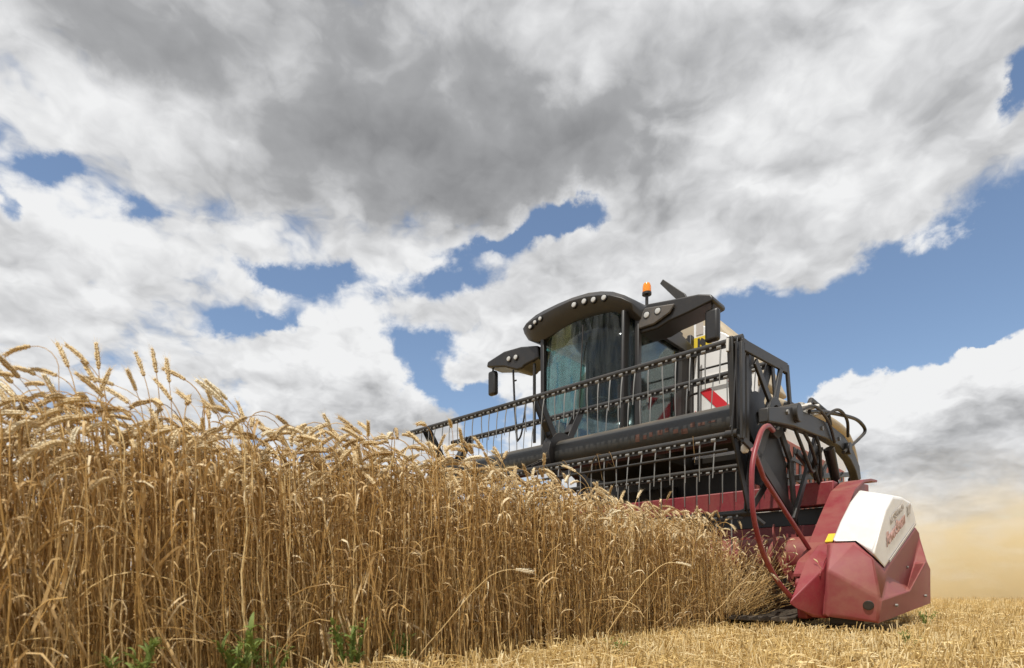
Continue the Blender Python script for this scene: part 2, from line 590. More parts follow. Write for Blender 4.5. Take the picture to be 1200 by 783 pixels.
def make_header():
    hb = MB().box(S0, 0.36, 1.28, 1.42, 1.06, 1.27).build('header_beam', RED, combine, 0.012)
    MB().box(S0, 0.36, 1.34, 1.40, 0.10, 0.90).build('back_panel', RED, combine, 0.008)
    m = MB()
    for i in range(12):
        x = S0 + 0.1 + i * 0.5
        if x < 0.3:
            m.box(x, x + 0.05, 1.42, 1.52, 0.15, 1.2)
    m.box(S0, 0.36, 1.405, 1.43, 0.905, 1.055)
    m.build('back_frame', BLACK, combine, 0.006)
    # floor of the trough and the knife
    m = MB()
    m.prism([(S0, 0.06, 0.11), (S0, 0.35, 0.11), (S0, 0.75, 0.16), (S0, 1.1, 0.25), (S0, 1.335, 0.45), (S0, 1.335, 0.10), (S0, 0.8, 0.07), (S0, 0.3, 0.06), (S0, 0.06, 0.08)], (0.36 - S0, 0, 0))
    m.build('trough', TDUST_SHADE, combine, 0.004)
    m = MB()
    x = S0 + 0.04
    while x < 0.34:
        m.hexa([(x - .015, -.03, .085), (x - .003, -.15, .10), (x + .003, -.15, .10), (x + .015, -.03, .085),
                (x - .015, -.03, .125), (x - .003, -.15, .112), (x + .003, -.15, .112), (x + .015, -.03, .125)])
        x += 0.0762
    m.build('knife_guards', TDUST_SHADE, combine)
    # feed auger with its flights
    au = MB().tube([(S0 + .05, .78, .58), (0.34, .78, .58)], 0.17, 24).build('feed_auger', DRED, combine, smooth=True)
    m = MB()
    N = 260
    L = 0.38 - S0 - 0.06
    prev = None
    for i in range(N + 1):
        t = i / N
        x = S0 + .06 + t * (L - .04)
        a = (1 if x > -2.6 else -1) * (x + 2.6) / 0.5 * 2 * math.pi
        c, s = math.cos(a), math.sin(a)
        q = [(x - .004, .78 + .16 * c, .58 + .16 * s), (x - .004, .78 + .29 * c, .58 + .29 * s), (x + .004, .78 + .29 * c, .58 + .29 * s), (x + .004, .78 + .16 * c, .58 + .16 * s)]
        if prev:
            m.hexa(prev + q)
        prev = q
    m.build('auger_flight', DRED, au)
    # side plates
    side = [(.14, .36), (.25, .50), (.53, .66), (.80, .88), (1.13, 1.13), (1.45, 1.25), (1.70, 1.295), (2.12, 1.33), (2.14, 1.20), (1.75, 1.10), (1.72, .10), (.22, .10)]
    for x in (0.385, S0 - 0.07):
        MB().prism([(x, b, z) for b, z in side], (0.07, 0, 0)).build('side_plate', RED, combine, 0.012)
    # flange along the top edge of the near side plate
    top = [(.16, .43), (.25, .52), (.53, .68), (.80, .90), (1.13, 1.15), (1.45, 1.27), (1.70, 1.315), (1.95, 1.335)]
    m = MB()
    for (b0, z0), (b1, z1) in zip(top[:-1], top[1:]):
        m.hexa([(.375, b0, z0 - .02), (.56, b0, z0 - .02), (.56, b1, z1 - .02), (.375, b1, z1 - .02), (.375, b0, z0), (.56, b0, z0), (.56, b1, z1), (.375, b1, z1)])
    m.build('side_flange', RED, combine)


def make_shield():
    """near end shield: dusty red lower shell, white hood, red divider toe"""
    V = [(.60, .18, .14), (.60, .14, .46), (.60, .31, .655), (.72, .36, .648), (.88, .165, .536), (.90, .42, .447),   # 0-5
         (.90, .234, .082), (.96, 2.056, .189), (.97, 1.98, .50), (.95, 1.87, .562), (.90, 1.90, .82), (.90, 1.70, .855),   # 6-11
         (.875, .70, .415), (.865, 1.53, .325), (.865, 1.80, .55), (.93, .19, .245), (.955, 1.02, .305), (.965, 1.76, .545),   # 12-17
         (.56, .18, .12), (.56, .31, .655), (.56, 2.0, .82), (.56, 2.05, .17), (.56, 1.70, .86), (.56, .55, .66)]   # 18-23
    F = [(0, 1, 15, 6), (1, 2, 3), (1, 3, 4, 15), (4, 5, 12, 15), (12, 13, 16, 15), (13, 14, 17, 16), (12, 5, 11, 10, 14, 13),
         (15, 16, 7, 6), (16, 17, 9, 8, 7), (14, 10, 9, 17), (0, 6, 7, 21, 18), (1, 0, 18, 19, 2), (8, 9, 10, 20, 21, 7), (10, 11, 22, 20), (18, 21, 20, 22, 23, 19),
         (2, 19, 23, 22, 11, 5, 4, 3)]
    sh = MB().add(V, F).build('end_shield', MAROON, combine, 0.034, segs=5, angle=14)
    # round opening low on the shell
    c = Vector((.850, .201, .208))
    n = Vector((.07, -1, -.125)).normalized()
    MB().prism(disc_pts(c, n, .034, 20), n * .012).build('shield_hole', HOSE, sh, 0.004)
    for b, z, x in ((.60, .20, .948), (1.70, .26, .972), (1.45, .50, .878)):
        MB().tube([(x - .01, b, z), (x + .006, b, z)], .012, 10).build('shield_bolt', TINE, sh, smooth=True)
    # black box standing in for the shade in the gap under the shell
    MB().box(.58, .80, .30, 1.5, .06, .125).build('shield_gap_shade', BLACK, sh, 0.01)
    # white hood
    V = [(.595, .315, .664), (.595, .517, .834), (.595, .80, 1.01), (.595, 1.09, 1.137),   # 0-3 inner edge
         (.905, .690, 1.010), (.908, .46, .898), (.908, .245, .730), (.885, .165, .548), (.72, .37, .658),   # 4-8 ridge and lower edge
         (.905, .425, .456), (.905, 1.68, .874), (.905, 1.66, .93), (.905, 1.47, 1.043),   # 9-12 outer edge
         (.57, 1.75, 1.02), (.57, 1.70, .872), (.57, .40, .664), (.57, 1.50, 1.13), (.905, 1.08, 1.045)]   # 13-17
    F = [(0, 1, 5, 6, 7, 8), (1, 2, 4, 5), (2, 3, 4), (3, 16, 17, 4), (16, 12, 17), (4, 17, 12, 11, 10, 9, 6, 5), (6, 9, 7), (12, 16, 13, 11), (11, 13, 14, 10), (0, 15, 14, 13, 16, 3, 2, 1), (0, 8, 7, 9, 10, 14, 15)]
    hd = MB().add(V, F).build('shield_hood', WHITE, sh, 0.026, segs=5, angle=14)
    MB().bar((.912, .55, .52), (.912, 1.60, .873), .018, .006, (1, 0, 0)).build('hood_seam', PGREY, sh)
    # writing on the hood side
    ang = math.atan2(.354, 1.05)
    for body, size, b0, z0, mt, sx in (('ROSTSELMASH', .078, .585, .785, PGREY, 1.0), ('PowerStream', .145, .46, .615, LRED, 0.9), ('700', .12, 1.22, .895, PGREY, 0.9)):
        cu = bpy.data.curves.new('lettering', 'FONT')
        cu.body = body
        cu.size = size
        cu.shear = 0.25
        cu.extrude = 0.0015
        cu.offset = 0.002
        to = bpy.data.objects.new('lettering_src', cu)
        col.objects.link(to)
        dg = bpy.context.evaluated_depsgraph_get()
        me = bpy.data.meshes.new_from_object(to.evaluated_get(dg))
        bpy.data.objects.remove(to)
        me.materials.clear()
        me.materials.append(mt)
        # x of the text runs up along the hood side, its face looks out along +s
        M = Matrix(((0, 0, 1, .911), (math.cos(ang) * sx, -math.sin(ang), 0, b0), (math.sin(ang) * sx, math.cos(ang), 0, z0), (0, 0, 0, 1)))
        me.transform(M)
        o = bpy.data.objects.new('lettering', me)
        col.objects.link(o)
        o.parent = sh
    # red divider toe
    V = [(.42, -.09, .215), (.572, .20, .470), (.552, .47, .672), (.45, .48, .655), (.445, .21, .510), (.572, .24, .105), (.515, .15, .125), (.44, .0, .185), (.455, .48, .10), (.572, .48, .10)]
    F = [(0, 1, 2, 3, 4), (0, 7, 6, 5, 1), (0, 4, 3, 8, 7), (1, 5, 9, 2), (2, 9, 8, 3), (5, 6, 7, 8, 9)]
    MB().add(V, F).build('divider_toe', RED, combine, 0.01, segs=2, angle=20)
    # yellow sticker on the flange by the hood
    MB().hexa([(.505, .47, .668), (.557, .47, .668), (.557, .57, .735), (.505, .57, .735), (.505, .465, .676), (.557, .465, .676), (.557, .565, .743), (.505, .565, .743)]).build('warning_sticker', YELLOW, combine)
    # bent red crop divider bars
    pts = curve_pts([(.32, -.10, 1.44), (.38, -.38, 1.405), (.40, -.56, 1.32), (.40, -.690, 1.12), (.40, -.71, .932), (.40, -.666, .749), (.40, -.505, .541), (.40, -.234, .367), (.42, .02, .24)], 48)
    MB().tube(pts, .0165, 12).build('divider_bar', RED, combine, smooth=True)
    MB().tube([(.39, -.66, 1.20), (.35, -.365, 1.065), (.42, .66, .50)], .016, 12).build('divider_strut', RED, combine, smooth=True)


BATS = [(.12, 2.25), (.85, 2.27), (.02, 1.50), (.33, .93), (1.05, 1.46)]
HUB = (.50, 1.715)


def make_reel():
    MB().tube([(RF + .1, HUB[0], HUB[1]), (-.02, HUB[0], HUB[1])], .155, 32).build('reel_tube', TUBE, combine, smooth=True)
    # worn rust-coloured marks near the end of the tube
    rng = random.Random(11)
    mk = painted('rusty_marks', (0.07, 0.022, 0.014), .6, .10, 30)
    x = -1.06
    while x < -.32:
        w = rng.uniform(.03, .06)
        a0 = R(rng.uniform(168, 176))
        h = R(rng.uniform(14, 26))
        m = MB()
        for j in range(3):
            q0, q1 = a0 + h * j / 3, a0 + h * (j + 1) / 3
            p = []
            for r in (.1555, .157):
                p += [(xx, HUB[0] + r * math.cos(q), HUB[1] + r * math.sin(q)) for xx, q in ((x, q0), (x + w, q0), (x + w, q1), (x, q1))]
            if j == 1 or rng.random() < .6:
                m.hexa(p)
        m.build('worn_marking', mk, combine)
        x += w + rng.uniform(.02, .05)
    # tine: pale spring coil on the bat and a thin finger hanging from it
    t = MB()
    t.tube([(-.018, -.012, -.032), (.018, -.012, -.032)], .016, 8)
    t.tube([(.012, -.012, -.04), (.014, -.02, -.14), (.010, -.005, -.33)], [.0062, .0056, .004], 6)
    proto = t.build('tine', TINE, None, smooth=True)
    tine_me = proto.data
    bpy.data.objects.remove(proto)
    for i, (b, z) in enumerate(BATS):
        m = MB().tube([(RF, b, z), (S1, b, z)], .026, 12)
        m.bar((RF, b - .004, z - .025), (S1, b - .004, z - .025), .034, .012, (0, 1, 0))
        bat = m.build('reel_bat', GREY, combine, smooth=True)
        n = 31
        xs = [S1 - .10 - .128 * j for j in range(n)]
        if i in (0, 1, 2):
            for x in xs:
                o = bpy.data.objects.new('tine', tine_me)
                col.objects.link(o)
                o.parent = bat
                o.location = (x, b, z)
                o.rotation_euler = (rng.uniform(-.10, .10) - .05, rng.uniform(-.05, .05), 0)
        else:
            tv = [v.co.copy() for v in tine_me.vertices]
            tf = [tuple(p.vertices) for p in tine_me.polygons]
            mm = MB()
            for x in xs:
                mm.add([v + Vector((x, b, z)) for v in tv], tf)
            o = mm.build('tine', TINE, bat, smooth=True)
            o['kind'] = 'stuff'
        # small bolt heads between the tines
        mm = MB()
        for x in xs:
            mm.box(x + .055, x + .071, b - .034, b - .024, z - .03, z - .016)
        mm.build('bolt', TINE, bat)['kind'] = 'stuff'
    MB().tube([(RF, -.02, 1.375), (S1 + .02, -.02, 1.375)], .011, 8).build('tine_control_rod', GREY, combine, smooth=True)
    # spiders along the tube
    for xs in (-2.06, -3.80):
        m = MB()
        for b, z in BATS:
            for dx in (-.035, .035):
                m.bar((xs + dx, HUB[0], HUB[1]), (xs + dx, b, z), .085, .012, (1, 0, 0))
            m.bar((xs, HUB[0] + (b - HUB[0]) * .45, HUB[1] + (z - HUB[1]) * .45), (xs, HUB[0] + (b - HUB[0]) * .62, HUB[1] + (z - HUB[1]) * .62), .10, .07, (1, 0, 0))
        m.ring(HUB, .15, .24, xs - .05, xs + .05)
        m.build('reel_spider', BLACK, combine, 0.004)
    # posts at the near end, with pale end fittings
    for (x0, b0, z0), (x1, b1, z1), w in (((-.06, .085, 2.27), (-.06, .165, 1.52), .062), ((.06, .05, 2.16), (.06, .06, 1.40), .058)):
        p = MB().bar((x0, b0, z0), (x1, b1, z1), w, .05, (1, 0, 0)).build('end_post', GREY, combine, 0.008)
        MB().tube([(x1, b1 - .005, z1 + .05), (x1, b1, z1 - .03), (x1, b1, z1 - .05)], [.024, .033, .02], 12).build('post_foot', PALE, p, smooth=True)
        MB().tube([(x0 - .01, b0 - .04, z0 - .12), (x0 - .01, b0 - .035, z0 - .02)], .012, 8).build('post_clip', PALE, p)
    m = MB()
    for _ in range(34):
        x = rng.uniform(-3.6, -.15)
        b, z = rng.choice([BATS[2], BATS[3], BATS[3]])
        L = rng.uniform(.10, .28)
        d = rng.uniform(-.12, .12)
        m.tube(curve_pts([(x - d, b - .03, z - L * rng.uniform(.5, 1)), (x, b - .03, z + .028), (x + d, b + .035, z - L * .5)], 8), .0022, 4)
    m.build('caught_straw', LEAF, combine)['kind'] = 'stuff'
    # end star plate, two layers
    P = lambda b, z, x=.10: (x, b, z)
    m = MB()
    m.ring((.563, 1.711), .095, .165, .08, .125)
    segs = [((-.10, 2.113), (.873, 2.199), .085), ((.156, 2.06), (.47, 1.83), .07), ((.725, 2.17), (.60, 1.86), .07),
            ((.873, 2.23), (.961, 1.868), .06), ((.961, 1.868), (.80, 1.66), .05), ((-.10, 2.13), (-.09, 1.42), .055),
            ((.42, 1.62), (.215, 1.34), .09), ((.215, 1.34), (1.08, .955), .10), ((1.10, .93), (.961, 1.43), .085), ((.961, 1.43), (.72, 1.63), .085),
            ((1.07, .99), (1.237, .703), .045), ((-.09, 1.42), (.215, 1.36), .05)]
    for a, b, w in segs:
        m.bar(P(*a), P(*b), w, .022, (1, 0, 0))
    m.build('end_star', GREY, combine, 0.005)
    m = MB()
    for (b, z) in BATS:
        m.bar((-.03, HUB[0], HUB[1]), (-.03, b, z), .12, .014, (1, 0, 0))
    q = [BATS[0], BATS[1], BATS[4], BATS[3], BATS[2]]
    for a, b in zip(q, q[1:] + q[:1]):
        m.bar((-.012, *a), (-.012, *b), .07, .014, (1, 0, 0))
    m.ring(HUB, .05, .22, -.055, -.005)
    m.build('end_star', BLACK, combine, 0.004)
    for (b, z) in BATS:
        m = MB().tube([(-.07, b, z), (.02, b, z)], .032, 10)
        m.tube([(-.01, b, z), (.09, b + .04, z - .10)], .018, 8)
        m.build('crank', BLACK, combine, smooth=True)
    # dark plate partly closing the star
    MB().prism([(.0, .02, 2.20), (.0, .30, 2.22), (.0, .33, 1.95), (.0, .18, 1.45), (.0, .05, 1.5)], (.012, 0, 0)).build('star_cover', BLACK, combine)
    MB().prism([(.06, .44, 1.58), (.06, .26, 1.34), (.06, 1.05, .99), (.06, .93, 1.42), (.06, .72, 1.60)], (.012, 0, 0)).build('star_cover', BLACK, combine)
    MB().prism([(-.075, .10, 1.50), (-.075, .16, 2.05), (-.075, .45, 1.95), (-.075, .86, 1.80), (-.075, .95, 1.45), (-.075, .80, 1.2), (-.075, .40, 1.2)], (.012, 0, 0)).build('reel_end_plate', BLACK, combine)


def make_reel_arm():
    top = [(-.085, 1.618), (.466, 1.745), (1.0, 1.785), (1.40, 1.81), (1.95, 1.80), (2.30, 1.72), (2.55, 1.60), (2.62, 1.47)]
    bot = [(2.50, 1.44), (2.40, 1.52), (2.20, 1.60), (1.80, 1.665), (1.35, 1.66), (1.011, 1.63), (.466, 1.59), (-.085, 1.514)]
    MB().prism([(.21, b, z) for b, z in top + bot], (.075, 0, 0)).build('reel_arm', GREY, combine, 0.010)
    MB().tube([(.17, .50, 1.70), (.32, .50, 1.70)], .075, 20).build('reel_bearing', GREY, combine, 0.006, smooth=True)
    MB().tube([(.29, 2.0, 1.68), (.33, 2.0, 1.68)], .06, 16).build('arm_pivot', BLACK, combine, 0.005, smooth=True)
    c = MB().tube([(.27, 1.50, 1.60), (.27, 1.70, 1.35)], .042, 14).build('lift_cylinder', BLACK, combine, smooth=True)
    MB().tube([(.27, 1.68, 1.38), (.27, 1.985, 1.00)], .024, 12).build('piston_rod', CHROME, c, smooth=True)
    MB().box(.24, .33, 1.94, 2.06, .93, 1.02).build('cylinder_foot', BLACK, c, 0.01)
    m = MB()
    m.bar((.20, 1.311, 1.66), (.20, .729, .885), .06, .03)
    m.build('reel_strut', GREY, combine, 0.005)
    MB().bar((.16, 2.16, 1.76), (.16, 1.573, 1.35), .045, .03).build('reel_strut', BLACK, combine, 0.005)
    MB().bar((.0, 1.445, 1.36), (.0, 3.3, 1.65), .055, .05).build('rear_brace', BLACK, combine, 0.006)
    # hydraulic hoses
    MB().tube(curve_pts([(.30, .80, 1.775), (.30, 1.3, 1.88), (.30, 2.221, 2.022), (.30, 2.60, 2.03), (.30, 2.70, 1.98), (.30, 2.45, 1.86), (.30, 2.221, 1.767), (.30, 1.85, 1.62)], 42), .017, 10).build('hydraulic_hose', HOSE, combine, smooth=True)
    MB().tube(curve_pts([(.28, .55, 1.72), (.31, .9, 1.84), (.31, 1.3, 1.80), (.30, 1.55, 1.66)], 24), .013, 8).build('hydraulic_hose', HOSE, combine, smooth=True)
    MB().tube(curve_pts([(.22, 1.45, 1.6), (.24, 1.2, 1.35), (.24, 1.55, 1.12), (.24, 1.9, 1.06)], 24), .013, 8).build('hydraulic_hose', HOSE, combine, smooth=True)
    for pts in ([(.22, .75, 1.70), (.26, .95, 1.55), (.24, 1.2, 1.42), (.20, 1.45, 1.36)],
                [(.22, 1.05, 1.80), (.28, 1.15, 1.55), (.25, 1.30, 1.30), (.22, 1.55, 1.22)],
                [(.24, .62, 1.62), (.28, .78, 1.40), (.26, 1.00, 1.32), (.22, 1.25, 1.38)],
                [(.30, 1.25, 1.84), (.33, 1.55, 1.95), (.33, 1.85, 1.92), (.30, 2.02, 1.80)],
                [(.20, 1.60, 1.62), (.22, 1.75, 1.42), (.20, 2.0, 1.40), (.18, 2.3, 1.50)]):
        MB().tube(curve_pts(pts, 24), .014, 8).build('hydraulic_hose', HOSE, combine, smooth=True)
    MB().bar((.15, .95, 1.50), (.15, 1.75, 1.30), .05, .03).build('reel_strut', BLACK, combine, 0.005)
    MB().prism([(.17, 1.20, 1.62), (.17, 1.46, 1.62), (.17, 1.60, 1.36), (.17, 1.38, 1.30)], (.03, 0, 0)).build('arm_bracket', GREY, combine, 0.006)
    for b, z in ((.30, 1.665), (1.20, 1.72), (1.75, 1.73)):
        MB().tube([(.28, b, z), (.298, b, z)], .020, 6).build('bolt_head', TINE, combine)
    m = MB()
    for b, z, r in ((.70, 1.80, .022), (.80, 1.83, .028), (.92, 1.84, .022), (1.02, 1.87, .026), (1.12, 1.83, .02)):
        m.tube([(.22, b, z - .05), (.24, b, z + .03)], r, 8)
        m.tube([(.24, b, z), (.30, b + .04, z + .01)], r * .7, 8)
    m.build('hydraulic_valves', PALE, combine, smooth=True)
    MB().tube([(.24, 1.0, 1.88), (.24, 1.05, 1.94), (.24, 1.55, 1.93), (.24, 1.62, 1.84)], .024, 8).build('grab_handle', BLACK, combine, smooth=True)
    # coiled spring by the side plate
    sp = [(.10 + .045 * math.cos(i * .7), 2.09 + .045 * math.sin(i * .7), 1.05 + .0042 * i) for i in range(64)]
    MB().tube(sp, .010, 6).build('spring', PALE, combine, smooth=True)


def make_cab():
    L, Rr = -3.30, -1.87
    MB().box(L, Rr, 1.72, 3.2, 1.95, 2.10).build('cab_floor', BLACK, combine, 0.01)
    MB().box(L, Rr, 3.10, 3.18, 2.10, 3.72).build('cab_rear_wall', INTER, combine)
    # pillars: front ones lean and the screen bows forward between them
    pl = [((L, 1.74, 2.10), (L - .02, 1.76, 3.70)), ((Rr + .01, 1.74, 2.10), (Rr - .02, 1.80, 3.60)), ((Rr, 2.72, 2.10), (Rr, 2.80, 3.70)), ((L, 2.72, 2.10), (L, 2.80, 3.70)), ((Rr, 3.1, 2.1), (Rr, 3.14, 3.75)), ((L, 3.1, 2.1), (L, 3.14, 3.75))]
    for i, (a, b) in enumerate(pl):
        MB().bar(a, b, .075 if i < 2 else .11, .06, (1, 0, 0)).build('cab_pillar', PLASTIC, combine, 0.012)
    # windscreen in bowed strips
    n = 18
    vs, fs = [], []
    for i in range(n + 1):
        t = i / n
        s = L + .03 + (Rr - L - .06) * t
        bow = .22 * (1 - (2 * t - 1) ** 2)
        for z, db in ((2.06, 0.0), (2.6, -.02), (3.2, -.01), (3.66, .03)):
            vs.append((s, 1.76 - bow + db, z))
    for i in range(n):
        for j in range(3):
            a = i * 4 + j
            fs.append((a, a + 4, a + 5, a + 1))
    me = MB().add(vs, fs)
    w = me.build('windscreen', GLASS, combine, smooth=True)
    sd = w.modifiers.new('thick', 'SOLIDIFY')
    sd.thickness = .006
    MB().tube([(-2.55, 1.52, 2.55), (-2.48, 1.50, 3.55)], .008, 6).build('wiper', HOSE, w)
    for x, nm in ((Rr + .012, 'door_window'), (L - .016, 'side_window')):
        MB().box(x - .003, x + .003, 1.79, 2.70, 2.12, 3.60).build(nm, DGLASS if nm == 'door_window' else SGLASS, combine)
    MB().box(Rr + .03, Rr + .05, 2.60, 2.66, 2.55, 2.85).build('door_handle', BLACK, combine, 0.006)
    for x in (L, Rr):
        MB().box(x - .004, x + .004, 2.76, 3.10, 2.10, 3.62).build('rear_quarter_panel', INTER, combine)
    MB().bar((Rr - .12, 1.70, 3.62), (Rr - .12, 1.66, 2.10), .18, .05, (1, 0, 0)).build('door_post_trim', PLASTIC, combine, 0.02)
    MB().box(L + .02, L + .05, 1.79, 2.70, 2.10, 2.62).build('side_panel', INTER, combine)
    # seat and wheel column seen through the glass
    m = MB().box(-2.85, -2.35, 2.35, 2.85, 2.45, 2.58)
    m.box(-2.85, -2.35, 2.82, 2.95, 2.55, 3.25)
    m.build('operator_seat', SEATM, combine, 0.04)
    MB().tube([(-2.6, 1.95, 2.1), (-2.6, 2.10, 2.68)], .045, 10).build('steering_column', BLACK, combine, smooth=True)
    cc = Vector((-2.6, 2.12, 2.72))
    ax = Vector((0, -.35, -1)).normalized()
    MB().tube(disc_pts(cc, ax, .19, 28), .016, 8, closed=True).build('steering_wheel', BLACK, combine, smooth=True)
    MB().box(-2.15, -1.98, 2.0, 2.75, 2.4, 2.75).build('control_console', BLACK, combine, 0.03)
    # roof visor: section swept across the cab
    sec = [(-3.70, 3.945, 3.885, 1.80), (-3.66, 3.975, 3.80, 1.72), (-3.55, 4.02, 3.735, 1.66), (-3.40, 4.035, 3.67, 1.62), (-3.25, 4.04, 3.665, 1.60), (-3.0, 4.045, 3.70, 1.585), (-2.75, 4.04, 3.735, 1.575), (-2.5, 4.015, 3.705, 1.57), (-2.31, 3.97, 3.665, 1.57), (-2.15, 3.915, 3.63, 1.58), (-2.0, 3.83, 3.58, 1.60), (-1.88, 3.745, 3.50, 1.64), (-1.83, 3.69, 3.42, 1.72), (-1.79, 3.64, 3.43, 1.80)]
    vs, fs = [], []
    K = 9
    for s, zt, zb, bf in sec:
        h = zt - zb
        vs += [(s, 3.25, zt - .12), (s, 2.5, zt + .01), (s, bf + .35, zt + .015), (s, bf + .07, zt - .012), (s, bf, zt - h * .28), (s, bf + .03, zt - h * .62), (s, bf + .12, zb), (s, bf + .35, zb + .01), (s, 3.25, zb + .02)]
    for i in range(len(sec) - 1):
        for j in range(K):
            a, b = i * K + j, i * K + (j + 1) % K
            fs.append((a, a + K, b + K, b))
    fs.append(tuple(range(K)))
    fs.append(tuple(range((len(sec) - 1) * K, len(sec) * K)))
    roof = MB().add(vs, fs).build('cab_roof', PLASTIC, combine, 0.012, angle=30)

    def lamp(c, n, r, parent):
        n = Vector(n).normalized()
        c = Vector(c)
        b = MB().tube([c - n * .02, c + n * .006], r * 1.28, 18).build('work_light', BLACK, parent, smooth=True)
        MB().tube([c + n * .007, c + n * .014, c + n * .018], [r, r * .9, r * .5], 18).build('lens', LENS, b, smooth=True)
    for s, z, b in ((-3.44, 3.850, 1.625), (-3.345, 3.880, 1.61), (-3.245, 3.895, 1.60), (-2.674, 3.885, 1.578), (-2.516, 3.876, 1.573), (-2.376, 3.85, 1.573), (-2.227, 3.828, 1.578)):
        lamp((s, b, z), (0.02, -1, .05), .032 if s > -3 else .026, roof)
    # wings that carry the mirrors
    rw = [(-1.80, 3.665), (-1.763, 3.685), (-1.45, 3.635), (-1.136, 3.59), (-.99, 3.54), (-.965, 3.50), (-.97, 3.465), (-1.02, 3.455), (-1.247, 3.42), (-1.487, 3.395), (-1.63, 3.355), (-1.99, 3.36), (-2.0, 3.50)]
    a = MB().prism([(s, 1.80, z) for s, z in rw], (0, .34, 0)).build('mirror_wing', PLASTIC, combine, 0.025, segs=3)
    MB().prism([(-1.97, 1.795, 3.405), (-1.66, 1.79, 3.40), (-1.46, 1.79, 3.47), (-1.40, 1.79, 3.56), (-1.78, 1.79, 3.63)], (0, -.03, 0)).build('lamp_panel', PANEL, a, 0.015)
    for s, z in ((-1.755, 3.535), (-1.61, 3.535)):
        lamp((s, 1.765, z), (0, -1, .02), .036, a)
    lw = [(-4.46, 3.615), (-4.44, 3.69), (-4.105, 3.755), (-3.774, 3.735), (-3.46, 3.665), (-3.44, 3.485), (-3.70, 3.45), (-3.75, 3.42), (-3.85, 3.42), (-4.10, 3.53)]
    a = MB().prism([(s, 1.80, z) for s, z in lw], (0, .34, 0)).build('mirror_wing', PLASTIC, combine, 0.025, segs=3)
    for s, z in ((-3.99, 3.612), (-3.855, 3.600)):
        lamp((s, 1.79, z), (0, -1, .02), .034, a)
    # mirrors hanging from the wing ends
    for s0, s1, zt, zb in ((-1.085, -.925, 3.405, 3.045), (-4.475, -4.325, 3.56, 3.20)):
        mi = MB().box(s0, s1, 1.84, 1.93, zb, zt).build('mirror', PLASTIC, combine, 0.035, segs=3)
        MB().box(s0 + .02, s1 - .02, 1.931, 1.936, zb + .03, zt - .03).build('mirror_glass', CHROME, mi)
        MB().tube([((s0 + s1) / 2, 1.885, zt - .01), ((s0 + s1) / 2, 1.885, zt + .12)], .014, 8).build('mirror_stem', BLACK, mi)
    # rods below the far wing
    MB().tube([(-3.96, 1.85, 3.46), (-3.92, 1.84, 2.9), (-3.875, 1.84, 2.42)], .015, 8).build('mirror_brace', BLACK, combine, smooth=True)
    MB().tube([(-3.96, 1.85, 3.30), (-3.90, 1.85, 3.30)], .012, 8).build('mirror_brace', BLACK, combine, smooth=True)
    MB().tube([(-3.56, 1.85, 3.45), (-3.56, 1.85, 2.35)], .022, 8).build('handrail', BLACK, combine, smooth=True)
    MB().tube(curve_pts([(-3.70, 1.84, 3.0), (-3.74, 1.84, 2.75), (-3.80, 1.84, 2.50), (-3.875, 1.84, 2.42)], 16), .013, 8).build('handrail', BLACK, combine, smooth=True)
    # beacon
    bc = MB().tube([(-2.233, 2.6, 4.02), (-2.233, 2.6, 4.235)], .022, 10).build('beacon', BLACK, combine, smooth=True)
    MB().tube([(-2.233, 2.6, 4.235), (-2.233, 2.6, 4.265)], .062, 18).build('beacon_base', BLACK, bc, smooth=True)
    MB().tube([(-2.233, 2.6, 4.262), (-2.233, 2.6, 4.35), (-2.233, 2.6, 4.385), (-2.233, 2.6, 4.40)], [.058, .055, .042, .015], 18).build('beacon_lens', AMBER, bc, smooth=True)
    # under the cab, feeder house
    MB().prism([(-3.05, 1.44, .25), (-3.05, 1.44, .95), (-3.05, 3.2, 1.75), (-3.05, 3.2, 1.0)], (.95, 0, 0)).build('feeder_house', BLACK, combine, 0.02)


